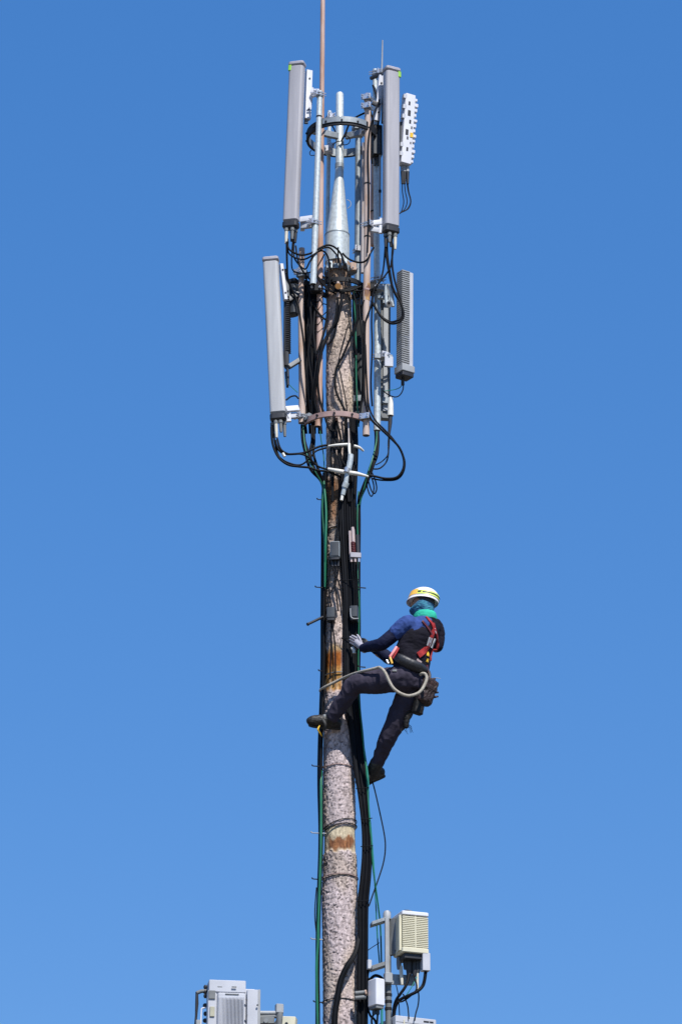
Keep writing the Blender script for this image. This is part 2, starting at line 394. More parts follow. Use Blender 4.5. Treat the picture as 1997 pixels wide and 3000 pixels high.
pipe('pipe', 'tan painted pipe with a rust stain running down right of the trunk', [(1077,276,-.2),(1075,600,-.2),(1075,760,-.2),(1072,900,-.2),(1073,1130,-.2),(1072,1276,-.2)], [18,19,20,21,18,21], 'tan', clamps=((290,-20),(316,-20),(660,60),(1225,-20)), bands=(378,540,695), openend=True)
pipe('pipe', 'grey pipe reaching up behind the right antenna, bare silver lower down', [(1098,204,.03),(1102,600,.03),(1105,1000,.03),(1104,1262,.03)], [15,17,20,21], 'galv', clamps=((215,60),(820,60),(1045,70)), bands=(775,1155), openend=True)
pipe('pipe', 'pinkish pipe in the shade behind the tan and grey pipes', [(1066,420,.2),(1062,800,.2)], 13, 'greypipe')
pipe('pipe', 'red brown pipe close behind the right upper antenna', [(1097,380,.14),(1094,720,.14)], 20, 'rodpaint', bands=(622,))
pipe('pipe', 'short tan pipe beside the lower left antenna', [(884,728,-.08),(882,900,-.08),(885,1150,-.08),(884,1240,-.08)], [17,18,20,21], 'tan', clamps=((800,-40),(1222,-50)), bands=(1236,), openend=True)

# ------------------------------------------------------------------ mounting rings
def ring(label, cx_px, cy, rad_px, h, a0, a1, mt, Y=0, spokes=(), bolts=0, th=.022):
    c = P(cx_px, cy, Y); rad = M(rad_px, c)
    t_ = thing('mounting_ring', label, 'mounting ring', c)
    part('band', MB().arc(c, rad-th, a0, a1, h, th, 60), mt, t_)
    for a in spokes:
        d = Vector((math.cos(R(a)), math.sin(R(a)), 0)); s_ = d.cross(VERT)
        part('spoke', MB().rbox(c+d*(rad*.55), (d, s_, VERT), rad*.43, .018, .03, .004), 'galvd', t_)
    for i in range(bolts):
        a = R(a0+(a1-a0)*(i+.5)/bolts); d = Vector((math.cos(a), math.sin(a), 0))
        part('bolt', MB().tube([c+d*(rad-.004), c+d*(rad+.014)], .011, 6), 'iron', t_)
    return t_, c, rad
tr, c, rad = ring('dark steel ring of the top antennas around the flared mast', 1001, 402, 104, .085, 0, 360, 'iron', bolts=14)
part('lining', MB().arc(c, rad-.027, 0, 360, .078, .004, 60), 'galvd', tr)
part('plate', MB().arc(c+VERT*.012, rad+.003, -122, -48, .055, .006, 20), 'galvd', tr)
for a in (205, 335, 90):
    d = Vector((math.cos(R(a)), math.sin(R(a)), 0))
    part('spoke', MB().rbox(c+d*(rad*.54), (d, d.cross(VERT), VERT), rad*.42, .02, .03, .004), 'galvd', tr)
tr2, c2, rad2 = ring('dark clamp ring around the shade-darkened pole top below the mast', 998, 846, 68, .045, 0, 360, 'iron', bolts=8)
for a in (200, 340, 20, 160):
    d = Vector((math.cos(R(a)), math.sin(R(a)), 0))
    part('arm', MB().rbox(c2+d*(rad2+.06), (d, d.cross(VERT), VERT), .075, .016, .022, .004), 'iron', tr2)
p = P(990, 838, -.27)
part('boss', MB().tube([P(990,838,-.21), p], .028, 12), 'orange', tr2)
part('boss', MB().tube([P(990,838,-.2)+VERT*.05, P(990,838,-.2)-VERT*.12], .016, 10), 'tan', tr2)
tr3, c3, rad3 = ring('red brown half ring of flat bar around the lower pole', 986, 1250, 99, .05, -170, -18, 'ring', bolts=5)
d = Vector((math.cos(R(-120)), math.sin(R(-120)), 0))
part('strut', MB().rbox(c3+Vector((.0,-.06,0))+Vector((0,-.09,0)), (Vector((0,1,0)), Vector((1,0,0)), VERT), .10, .012, .02, .003), 'ring', tr3)
# collar of grey plates on the pole top
cl = thing('pole_collar', 'grey steel collar bolted around the very top of the wooden pole', 'collar', P(990, 778, 0))
z = P(990, 776, -.14); part('band', MB().arc(Vector((z.x,0,z.z)), .122, 0, 360, .05, .012), 'galvd', cl)
for x, y in ((965,776),(1008,770),(1035,782)): 
    q = P(x, y, -.15); part('collar_lug', MB().rbox(q, frame(0), .028, .022, .04, .005), 'galv' if x < 1020 else 'tan', cl)
q = P(990, 770, -.16); part('bolt', MB().tube([q, q+VERT*.16], .008, 8), 'iron', cl)

# ------------------------------------------------------------------ panel antennas
def panel(label, top, bot, wpx, Y, az, depth, mt, sticker=None, bracket=None, plugs=(), group='panel antennas on the pole'):
    T = P(*top, Y); B = P(*bot, Y); fr = frame(az, T-B); X, N, Z = fr; c = (T+B)/2
    hw = M(wpx/2, c); hz = (T-B).length/2
    t_ = thing('panel_antenna', label, 'antenna', B, group)
    part('radome', MB().rbox(c, fr, hw, depth/2, hz-.02, .03, 6), mt, t_)
    part('end_cap', MB().rbox(T, fr, hw+.004, depth/2+.004, .02, .03, 6), 'capgrey', t_)
    part('end_cap', MB().rbox(B-Z*.012, fr, hw+.003, depth/2+.003, .036, .03, 6), 'dark', t_)
    for k, (u, v, L, mm) in enumerate(plugs):
        q = B + X*(hw*u) + N*(depth*.5*v) - Z*.05
        g_ = part('connector', MB().tube([q, q-Z*L*.6, q-Z*L], [.017,.016,.012], 12), mm, t_)
        part('collar', MB().tube([q-Z*.004, q-Z*.03], .021, 12), 'midgrey', g_)
    if sticker is not None:
        q = T - Z*.05 + X*(hw*sticker); part('sticker', MB().rbox(q+N*(depth/2-.009), fr, .016, .012, .03, .006), 'sticker', t_)
    return t_, fr, T, B, hw
cr = lambda x: x
def bracket(t_, plate, arms):
    """plate: quad strip of a channel; arms: bars to the pipe"""
    for (lst, w_, d_, mm) in plate:
        pts = pp(lst); z = pts[0]-pts[1]; L = z.length
        fr = frame(20, z)
        g_ = part('bracket', MB().rbox((pts[0]+pts[1])/2, fr, M(w_/2, pts[0]), d_/2, L/2, .004), mm, t_)
        mb = MB()
        for u in (.18, .82):
            q = pts[0].lerp(pts[1], u); mb.tube([q+fr[1]*(d_/2-.002), q+fr[1]*(d_/2+.006)], .009, 8)
        part('bolt', mb, 'iron', g_)
    for (a, b_, w_, d_, mm) in arms:
        pa, pb = pp([a, b_]); z = (pb-pa); fr = frame(0, z)
        part('bracket_arm', MB().rbox((pa+pb)/2, (fr[0], fr[1], fr[2]), M(w_/2, pa), d_/2, z.length/2, .004), mm, t_)
pa1 = panel('tall grey panel antenna at the upper left with lime sticker at its top corner', (871,190), (852,657), 45, -.22, -16, .10, 'radome', -.82, plugs=((-.45,.5,.16,'cream'),(.35,.5,.12,'midgrey'),(.6,-.3,.14,'dark'),(.1,-.4,.12,'dark')))
bracket(pa1[0], [([(905,208,-.16),(900,350,-.16)], 18, .05, 'white'), ([(914,258,-.15),(904,350,-.15)], 7, .04, 'white2')],
        [((912,268,-.2),(934,268,-.24), 14, .03, 'white'), ((880,645,-.2),(916,640,-.25), 17, .04, 'white'), ((884,664,-.19),(914,660,-.25), 16, .03, 'white2'), ((886,640,-.17),(886,676,-.17), 13, .03, 'white'), ((897,350,-.15),(896,362,-.15), 12, .03, 'midgrey')])
pa2 = panel('tall grey panel antenna at the upper right with lime sticker at its top corner', (1146,206), (1144,672), 46, -.22, 27, .10, 'radome', .86, plugs=((-.35,.5,.10,'midgrey'),(.45,.5,.16,'cream'),(-.6,-.3,.14,'dark'),(.2,-.4,.12,'dark')))
bracket(pa2[0], [([(1117,222,-.1),(1103,355,-.08)], 17, .04, 'white'), ([(1127,215,-.1),(1122,360,-.1)], 8, .05, 'dark')],
        [((1082,656,-.2),(1118,652,-.2), 16, .04, 'white'), ((1085,672,-.2),(1112,676,-.2), 15, .03, 'white2'), ((1118,640,-.2),(1114,684,-.2), 12, .03, 'white'), ((1085,230,-.02),(1122,215,-.12), 9, .03, 'dark'), ((1090,300,-.1),(1112,310,-.1), 14, .03, 'dark')])
pa3 = panel('tall pale grey panel antenna at the lower left beside the short tan pipe', (793,762), (815,1220), 46, -.22, -6, .10, 'radome2', None, plugs=((-.3,.5,.17,'cream'),(.3,.5,.12,'midgrey'),(.7,-.3,.15,'midgrey'),(-.8,-.3,.15,'dark')))
bracket(pa3[0], [([(823,775,-.17),(836,880,-.17)], 10, .05, 'white'), ([(836,790,-.15),(842,870,-.15)], 10, .04, 'midgrey'), ([(841,1000,-.13),(843,1130,-.13)], 6, .04, 'dark')],
        [((836,1200,-.2),(873,1197,-.12), 17, .04, 'white'), ((840,1220,-.18),(868,1218,-.12), 16, .03, 'white2'), ((843,1205,-.17),(845,1236,-.17), 16, .03, 'white'), ((846,1075,-.15),(878,1055,-.1), 13, .04, 'midgrey'), ((844,880,-.12),(876,860,-.08), 16, .04, 'dark')])
# finned radio behind the lower left antenna
fb = P(839, 960, -.10); frr = frame(70); t_ = thing('radio_unit', 'narrow black finned radio unit just behind the lower left antenna', 'radio unit', P(839,1075,-.10))
part('body', MB().rbox(fb, frame(-10), M(6,fb), .05, M(118,fb)/math.cos(PITCH), .006), 'dark', t_)
mb = MB()
for i in range(30):
    mb.rbox(P(844.5, 850+i*6.2, -.11), frame(-10), M(5,fb), .05, .0045, .002, 1)
part('fins', mb, 'dark', t_)
part('connector', MB().tube([P(840,1090,-.1), P(842,1135,-.1)], [.02,.012], 10), 'dark', t_)
t_ = thing('antenna_control_box', 'rounded dark grey control box between the lower left antenna and short tan pipe', 'control box', P(858,925,-.05))
part('body', MB().rbox(P(858,880,-.05), frame(-30), .055, .05, .16, .03, 5), 'slate', t_)
part('lid', MB().rbox(P(858,826,-.05), frame(-30), .05, .045, .02, .012, 5), 'dark', t_)
# rear panels seen from behind; shade is put into the brown one's colour
for lab, top, bot, wpx, Y, mt in (('shade-darkened brown back of a panel antenna between the short tan pipe and the rod', (909,838), (913,1238), 42, .12, 'brownpan'),
                                  ('dark slate back of a panel antenna behind the right edge of the trunk', (1049,840), (1050,1222), 34, .26, 'slate'),
                                  ('pale grey back of a slim panel antenna behind the silver pipe', (1128,835), (1126,1230), 30, .12, 'midgrey')):
    T, B = P(*top, Y), P(*bot, Y); t_ = thing('rear_antenna', lab, 'antenna', B, 'rear antennas facing away'); fr = frame(-8 if mt != 'midgrey' else 8, T-B); hw = M(wpx/2, T); hz = (T-B).length/2
    part('radome', MB().rbox((T+B)/2, fr, hw, .035, hz, .012), mt, t_)
    part('back_rail', MB().rbox((T+B)/2+fr[1]*.042, fr, hw*.45, .008, hz*.9, .003), 'iron' if mt != 'midgrey' else 'lightgrey', t_)
    for u in (.12, .86):
        q = B.lerp(T, u); part('bracket', MB().rbox(q+fr[1]*.058, fr, hw*.7, .02, .03, .004), 'galvd', t_)
# ------------------------------------------------------------------ upper right white radio
T, B = P(1205, 284, -.05), P(1191, 486, -.05); fr = frame(25, T-B); X, N, Z = fr; c = (T+B)/2; hz = (T-B).length/2
t_ = thing('radio_unit', 'white radio unit with ribbed edge and yellow sticker behind the upper right antenna', 'radio unit', B)
part('housing', MB().rbox(c-X*.03, fr, .052, .05, hz, .008), 'white', t_)
mb = MB()
for i in range(13): mb.rbox(B+Z*(2*hz*(i+.7)/13.5)+X*(.026+.006*((i*7)%3-1)), fr, .026, .042, hz*(.036+.012*((i*5)%4)/3), .004, 2)
part('fins', mb, 'white', t_)
mb = MB()
for u, x, s_ in ((.72,-.035,.03),(.6,-.02,.02),(.44,-.045,.03),(.30,.0,.012),(.2,-.03,.02),(.86,-.04,.02),(.52,.0,.014),(.36,-.035,.016)):
    mb.rbox(B+Z*2*hz*u+X*x+N*.05, fr, s_*.5, .003, s_, .002, 1)
part('recess', mb, 'dark', t_)
for u in (.95, .8, .66, .25, .12): part('lug', MB().rbox(B+Z*2*hz*u-X*.085+N*.03, fr, .018, .02, .022, .004), 'white2', t_)
part('warning_label', MB().rbox(P(1198,402,-.05)+N*.052, fr, .016, .002, .024, .001, 1), 'yellow', t_)
part('bracket', MB().rbox(P(1176,400,-.05), frame(0), .02, .04, .14, .004), 'slate', t_)
for x in (1184, 1193, 1178):
    q = P(x, 484, -.05); g_ = part('connector', MB().tube([q, q-VERT*.07], .017, 10), 'lightgrey', t_); part('boot', MB().tube([q-VERT*.07, q-VERT*.2], [.018,.012], 10), 'dark', g_)
# ------------------------------------------------------------------ lower right finned active antenna
T, B = P(1188, 800, -.08), P(1187, 1078, -.08); fr = frame(34, T-B); X, N, Z = fr
c = (T+B)/2 ; hz = (T-B).length/2
t_ = thing('active_antenna', 'white active antenna with dark cooling fins and rectangular carrying handle at lower right', 'antenna', B)
part('shell', MB().rbox(c+X*.035, fr, .026, .04, hz, .008), 'white2', t_)
part('body', MB().rbox(c-X*.03, fr, .045, .045, hz*.98, .006), 'fingrey', t_)
mb = MB()
for i in range(44): mb.rbox(B+Z*(2*hz*(i+.5)/44)-X*.035+N*.012, fr, .045, .045, .0055, .002, 1)
part('fins', mb, 'fingrey', t_)
h = P(1178,1010,-.08)+N*.055; g_ = MB()
for dx, dz, sx, sz in ((-.026,0,.008,.055),(.026,0,.008,.055),(0,.05,.034,.009),(0,-.05,.034,.009)): g_.rbox(h+X*dx+Z*dz, fr, sx, .012, sz, .004)
part('handle', g_, 'white2', t_)
part('recess', MB().rbox(h-N*.008, fr, .026, .004, .04, .002), 'slate', t_)
part('bottom_cover', MB().rbox(B-Z*.03-X*.01, fr, .072, .07, .035, .012), 'lightgrey', t_)
part('connector_plate', MB().rbox(B-Z*.085-X*.01, fr, .064, .062, .022, .01), 'dark', t_)
q = P(1179,1108,-.08); part('boot', MB().tube([q, q-VERT*.07], .016, 10), 'dark', t_)
# swivel bracket of shiny hardware holding it
t_ = thing('swivel_bracket', 'shiny steel swivel bracket beside the fins of the lower right antenna', 'bracket', P(1142,905,-.16))
part('strap', MB().tube(pp([(1131,835,-.16),(1130,860,-.16),(1132,890,-.16),(1140,900,-.16)]), .016, 8, 4), 'galv', t_)
part('strap', MB().tube(pp([(1142,838,-.17),(1146,860,-.17),(1149,885,-.17),(1150,898,-.17)]), .018, 8, 4), 'galv', t_)
part('pivot', MB().tube([P(1140,890,-.2), P(1140,890,-.12)], .03, 14), 'steel', t_)
part('bolt', MB().tube([P(1139,888,-.215), P(1139,888,-.2)], .014, 6), 'iron', t_)
part('arm', MB().rbox(P(1122,872,-.1), frame(0), .05, .02, .014, .003), 'galvd', t_)
part('arm', MB().rbox(P(1122,1046,-.12), frame(10), .085, .02, .022, .004), 'galvd', t_)
part('plate', MB().rbox(P(1138,1060,-.14), frame(10), .04, .015, .05, .004), 'white2', t_)
# white cable surge plug hanging below
q0, q1 = P(1144,1165,-.05), P(1143,1218,-.05)
t_ = thing('cable_plug', 'fat white plug hanging below the lower right antenna with a black cable', 'plug', q1)
part('shell', MB().tube([q0, q0.lerp(q1,.35), q1], [M(6,q0),M(8,q0),M(9.5,q0)], 16), 'sleeve', t_)
part('boot', MB().tube(pp([(1143,1216,-.05),(1142,1240,-.05),(1139,1275,-.05)]), [M(6,q0),M(6,q0),M(3.5,q0)], 12), 'dark', t_)
# whip
pipe('whip_antenna', 'thin pale whip antenna sticking up beside the upper right panel', [(1120,118,.0),(1119,160,.0),(1117,240,.0)], [3.5,4.5,5.5], 'lightgrey', 'whip antenna', n=8, bands=(206,))

# ------------------------------------------------------------------ small hardware of the cluster
def uclamp(label, x, y, Y, az, w_=.06, mt='galvd', name='pipe_clamp', cat='clamp', group=None):
    c = P(x, y, Y); fr = frame(az); t_ = thing(name, label, cat, c-VERT*.03, group)
    part('saddle', MB().rbox(c, fr, w_*.6, .022, .03, .005), mt, t_)
    part('saddle', MB().rbox(c-fr[1]*.06, fr, w_*.6, .014, .026, .005), mt, t_)
    for sg in (-1, 1):
        b_ = part('bolt', MB().tube([c+fr[0]*sg*w_*.42-fr[1]*.09, c+fr[0]*sg*w_*.42+fr[1]*.055], .0065, 6), 'steel', t_)
        part('nut', MB().tube([c+fr[0]*sg*w_*.42+fr[1]*.022, c+fr[0]*sg*w_*.42+fr[1]*.034], .012, 6), 'steel', b_)
uclamp('steel clamp inside the top ring right of the mast spigot', 1044, 370, .18, 10)
uclamp('white clamp at the right of the top ring beside the tan pipe', 1062, 388, -.1, 30, .05, 'white2')
uclamp('white clamp under the thin pipe at the far side of the top ring', 961, 436, .2, -10, .06, 'white')
uclamp('grey clamp at the top of the short tan pipe', 884, 802, -.12, -20, .085, 'galvd')
uclamp('dark clamp between bright pipe and rod at the pole top', 925, 845, -.2, 0, .09, 'iron')
uclamp('dark clamp between tan and silver pipes at the pole top', 1088, 842, -.12, 10, .08, 'iron')
uclamp('steel clamp beside the collar right of the pole top', 1034, 790, -.12, 25, .06, 'galvd')
uclamp('grey clamp joining the silver pipe to the swivel bracket', 1112, 842, -.05, 20, .07, 'lightgrey')
uclamp('white clamp low on the silver pipe beside the active antenna', 1126, 1040, -.14, 30, .06, 'white2')
uclamp('steel clamp at the left end of the half ring', 902, 1222, -.14, -40, .055, 'galvd')
t_ = thing('filter_box', 'black filter box hidden between the tan pipe and upper right antenna', 'filter', P(1100,470,-.02))
part('case', MB().rbox(P(1104,415,-.02), frame(10), .045, .05, .16, .012), 'iron', t_)
part('lid', MB().rbox(P(1104,415,-.075), frame(10), .035, .006, .13, .004), 'slate', t_)
for x in (1098, 1108): part('connector', MB().tube(pp([(x,462,-.03),(x,485,-.03)]), .014, 8), 'dark', t_)
t_ = thing('rail', 'pale narrow rail standing close behind the upper right antenna', 'rail', P(1113,655,-.05))
part('strip', MB().rbox((P(1113,365,-.05)+P(1112,650,-.05))/2, frame(10, P(1113,365,-.05)-P(1112,650,-.05)), .010, .008, .46, .002), 'lightgrey', t_)
for yy in (430, 560): part('tie', MB().rbox(P(1112.5,yy,-.06), frame(10), .013, .008, .014, .002), 'iron', t_)
t_ = thing('rust_sleeve', 'rusty orange coupling sleeve on the tan pipe right of the pole top', 'pipe coupling', P(1073.5,882,-.2))
a_, b_ = P(1074.5,832,-.2), P(1073,882,-.2)
part('tube', MB().tube([a_, a_.lerp(b_,.5), b_], [M(9.9,a_), M(10.9,a_), M(10.6,a_)], 18), 'rustpipe', t_)
part('rim', MB().tube([a_.lerp(b_,.32), a_.lerp(b_,.42)], M(11.6,a_), 18), 'ring', t_)
for k, (lst, wpx) in enumerate((
  ([(866,720,-.2),(872,760,-.22),(884,790,-.2),(902,812,-.2),(925,838,-.18),(960,850,-.2),(985,862,-.2)], 5),
  ([(1128,720,-.2),(1122,790,-.18),(1108,830,-.2),(1080,850,-.22),(1050,852,-.2),(1010,850,-.21)], 5),
  ([(895,800,-.14),(905,860,-.12),(925,905,-.13),(945,930,-.14),(960,940,-.15)], 6),
  ([(1060,850,-.2),(1052,900,-.2),(1058,960,-.22),(1062,1060,-.22),(1060,1160,-.21),(1050,1240,-.18)], 6),
  ([(1092,860,-.15),(1088,940,-.18),(1090,1020,-.18),(1086,1120,-.18),(1090,1190,-.16)], 5),
  ([(905,870,-.15),(912,960,-.16),(903,1040,-.16),(915,1130,-.15),(910,1230,-.1)], 7),
  ([(925,880,-.1),(918,970,-.14),(926,1060,-.15),(918,1150,-.14),(930,1240,-.1)], 7),
  ([(955,850,-.16),(960,900,-.17),(952,960,-.18),(938,1010,-.2),(926,1040,-.2)], 7),
  ([(1030,850,-.2),(1040,880,-.2),(1046,930,-.2),(1036,980,-.19),(1044,1040,-.17)], 6),
  ([(968,770,-.2),(962,800,-.22),(966,830,-.22),(958,860,-.2)], 5),
  ([(1012,772,-.2),(1018,800,-.2),(1010,830,-.21),(1018,860,-.2),(1026,880,-.19)], 5),
  ([(930,345,-.24),(950,350,-.22),(962,362,-.1),(975,372,.0),(985,395,.02)], 4),
  ([(1070,300,-.22),(1086,330,-.12),(1092,370,-.1),(1085,420,-.16),(1090,480,-.1)], 6),
  ([(1092,250,-.05),(1104,290,-.1),(1110,340,-.08),(1102,390,-.08)], 6))):
    cable(lst, wpx, 'rubber' if k % 3 else 'rubber2', 'short black jumper cable tangled among the pipes of the antenna cluster', group='black jumper cables tangled among the pipes')
# dark lashings between the pipes at the left
for k in range(5):
    rnd = random.Random(k+200); y0 = 880+k*22
    cable([(918,y0,-.12),(932,y0+4,-.13),(944,y0-4+rnd.uniform(-8,8),-.12),(956,y0-10,-.1)], 3, 'rubber', 'short black lashing between the rod and the trunk', group='short black lashings between rod and trunk')
# ------------------------------------------------------------------ white sleeved crosses
def sleeves(label, arms, base):
    t_ = thing('cross_connector', label, 'cable connector', base)
    for lst, wd, mm in arms:
        pts = pp(lst); part('sleeve', MB().tube(pts, [M(w_/2, p) for w_, p in zip(wd, pts)], 12, 3), mm, t_)
sleeves('white cross of sleeves with long silver insulator below the half ring', [
   ([(961,1374,-.22),(990,1380,-.25),(1014,1384,-.25)], [9,13,13], 'sleeve'), ([(1014,1384,-.25),(1045,1388,-.24),(1078,1396,-.2)], [14,12,6], 'sleeve'),
   ([(1023,1324,-.25),(1024,1334,-.25)], [8,8], 'sleeve'), ([(1027,1332,-.25),(1025,1355,-.25)], [17,17], 'galv'), ([(1025,1352,-.25),(1020,1378,-.25)], [18,16], 'galv'),
   ([(1018,1372,-.27),(1014,1384,-.27)], [20,17], 'steel'), ([(1016,1386,-.25),(1012,1418,-.24)], [14,14], 'galv'), ([(1014,1414,-.24),(1009,1428,-.23)], [19,19], 'galv'),
   ([(1009,1426,-.23),(1004,1450,-.22)], [14,13], 'galv'), ([(1003,1448,-.22),(1000,1466,-.22)], [9,9], 'sleeve')], P(1000,1466,-.22))
sleeves('thin upper cross of dirty white sleeves just under the half ring', [
   ([(957,1308,-.19),(985,1304,-.22),(1021,1302,-.22)], [6,8,9], 'sleeve'), ([(1036,1306,-.22),(1052,1311,-.2),(1064,1321,-.16)], [8,8,6], 'sleeve'),
   ([(1022,1300,-.23),(1023,1326,-.25)], [9,8], 'sleeve'), ([(1019,1228,-.2),(1021,1265,-.22),(1022,1302,-.23)], [5,5,6], 'greypipe')], P(1023,1326,-.24))

# ------------------------------------------------------------------ boxes and hardware on the pole
def pbox(label, x, y, wpx, hpx, mt, name='junction_box', cat='junction box', Y=-.17, rim=None, legs=0):
    c = P(x, y, Y); fr = frame(-6); t_ = thing(name, label, cat, P(x, y+hpx/2, Y)); hw, hz = M(wpx/2, c), M(hpx/2, c)/math.cos(PITCH)
    part('case', MB().rbox(c, fr, hw, .045, hz, .008), mt, t_)
    if rim: part('lid', MB().rbox(c+fr[1]*.045, fr, hw*.86, .005, hz*.9, .004), rim, t_)
    part('base', MB().rbox(c-VERT*(hz+.012), fr, hw*.9, .04, .014, .005), 'dark', t_)
    for i in range(legs):
        q = c-VERT*(hz+.02)+fr[0]*hw*(-.6+1.2*i/max(1, legs-1)); part('plug', MB().tube([q, q-VERT*.06], .013, 8), 'dark', t_)
    return t_
pbox('grey junction box with paler rim on the front of the pole', 982, 1613, 28, 45, 'galvd', rim='slate', legs=3)
pbox('small dark box with silver plugs on the pole above the worn orange wood', 970, 1798, 24, 30, 'slate', legs=0)
t2 = pbox('small clear glassy box beside the green cable above the gloved hand', 1037, 1796, 24, 34, 'slate', Y=-.17, rim='slate')
part('edge', MB().tube(pp([(1026,1782,-.22),(1027,1805,-.22),(1035,1812,-.22),(1050,1812,-.22)]), .005, 8, 3), 'lightgrey', t2)
t_ = thing('surge_arrester', 'surge arrester of white and maroon ceramic tubes on a pale base', 'surge arrester', P(1040,1640,-.17))
for x, y0, y1, mm, r in ((1024,1556,1625,'ceramic',.012),(1033,1552,1590,'ceramic',.017),(1034,1588,1620,'maroon',.018),(1046,1568,1620,'dark',.02),(1032,1545,1556,'ceramic',.014)):
    part('tube', MB().tube(pp([(x,y0,-.19),(x+2,y1,-.19)]), r, 12), mm, t_)
mb = MB(); a, b_ = pp([(1033,1590,-.19),(1035,1620,-.19)])
for i in range(6): mb.tube([a.lerp(b_, i/6), a.lerp(b_, i/6+.07)], .023, 12)
part('shed', mb, 'maroon', t_)
part('base', MB().rbox(P(1040,1630,-.18), frame(8), .05, .04, .024, .006), 'capgrey', t_)
for x in (1029,1040,1051):
    q = P(x,1636,-.2); part('terminal', MB().tube([q, q-VERT*.035], .011, 8), 'ceramic' if x != 1051 else 'steel', t_)
q0, q1 = P(945,1808,-.12), P(903,1828,-.22)
t_ = thing('step_peg', 'black step peg jutting out left of the pole', 'step peg', q0)
part('bar', MB().tube([q0, q1], M(4, q0), 10), 'dark', t_)
part('tip', MB().tube([q1, q1+(q1-q0)*.06], M(5, q0), 10), 'dark', t_)
for x0, x1, y, mt, lab in ((925,950,1720,'iron','thin dark band tail poking left above the step peg'), (934,950,1965,'iron','thin dark band tail poking left beside the orange wood'), (1050,1071,1721,'iron','thin dark band tail poking right beside the green cable'),
   (1050,1070,1953,'iron','dark band tail poking right above the rope'), (916,946,2244,'iron','thin dark band tail poking left below the front boot'), (914,955,2440,'lightgrey','pale band tail poking left beside the rust stained wood'),
   (916,945,2575,'iron','thin dark band tail poking left below the rust stain'), (913,945,2751,'lightgrey','pale short band tail poking left near the big radio'), (920,946,2935,'iron','lowest dark band tail poking left of the pole'), (930,950,1463,'iron','highest dark band tail poking left below the antennas')):
    a, b_ = P(x0, y, -.12), P(x1, y+2, -.1)
    mb = MB().tube([b_, a], [.006,.005], 6); mb.tube([a, a+(a-b_)*.1+VERT*.012], .006, 6)
    solo('band_tail', mb, mt, lab, 'band tail', 'band tails sticking out of the pole')
t_ = thing('cable_clamp', 'brown stacked bolt clamp holding the black cables low on the pole', 'clamp', P(1055,2920,-.2))
for yy in (2908, 2922): part('bolt', MB().tube(pp([(1040,yy+2,-.22),(1072,yy-1,-.22)]), .019, 10), 'midgrey', t_)
part('head', MB().tube(pp([(1069,2909,-.23),(1074,2908,-.23)]), .026, 6), 'tan', t_)

# ------------------------------------------------------------------ cables
# the black bundle strapped down the right of the pole
BUN = [(1216,1012,1044),(1250,1012,1046),(1320,1008,1048),(1405,994,1046),(1480,990,1044),(1600,993,1048),(1750,1003,1050),(1900,1004,1054),(2000,1005,1053),(2080,1012,1056),(2150,1024,1063),(2250,1036,1071),(2330,1049,1077),(2420,1060,1084),(2500,1061,1087),(2570,1056,1085),(2650,1048,1078),(2750,1049,1076),(2850,1046,1076),(3000,1046,1076),(3120,1046,1076)]
NB = 15
for k in range(NB):
    u = (k % 8)/7.0; layer = k//8; pts = []
    for i, (y, a, b_) in enumerate(BUN):
        uu = min(1, max(0, (u + .06*noise.noise(Vector((k*3.7, i*.55, 2)))) if layer == 0 else (u+.07)))
        x = a + (b_-a)*(.06+.88*uu)
        p0 = P(x, y, 0); cx, r = pole_at(p0.z); dx = p0.x-cx; far = sstep(2060, 2300, y)
        rr_ = r+.020+.021*layer
        Y1 = -math.sqrt(max(0, rr_*rr_-dx*dx)) if abs(dx) < rr_ else 0
        Y1 = min(Y1, -.05)
        Y2 = -.12 - .024*layer + .012*math.sin(k*2.1)
        pts.append(P(x, y, Y1*(1-far)+Y2*far))
    r = [.0105, .012, .009, .0115][k % 4]
    solo('feeder_cable', MB().tube(pts, r, 8, 6), 'rubber' if k % 3 else 'rubber2', 'black feeder cable in the bundle strapped down the right side of the pole', 'cable', 'black cables bundled down the right side of the pole', sharp=60)
for yy, xa, xb in ((2400,1058,1088),(2480,1058,1090),(2640,1046,1080),(2310,1044,1078),(1870,1002,1056),(1700,996,1050)):
    a, b_ = P(xa, yy, -.16), P(xb, yy-3, -.16)
    solo('cable_tie', MB().tube(pp([(xa,yy,-.10),(xa,yy,-.17),((xa+xb)/2,yy-1,-.19),(xb,yy-3,-.17),(xb,yy-3,-.10)]), .004, 6, 3), 'rubber2',
         {2400:'black tie round the free hanging bundle just beside the pale band',2480:'black tie round the free bundle at its widest bow from the pole',2640:'black tie round the bundle where it comes back to the pole',2310:'black tie round the bundle just below the rear boot',1870:'black tie round the cables behind the gloved hand',1700:'black tie round the cables below the surge arrester'}[yy], 'cable tie', 'cable ties on the black bundle')
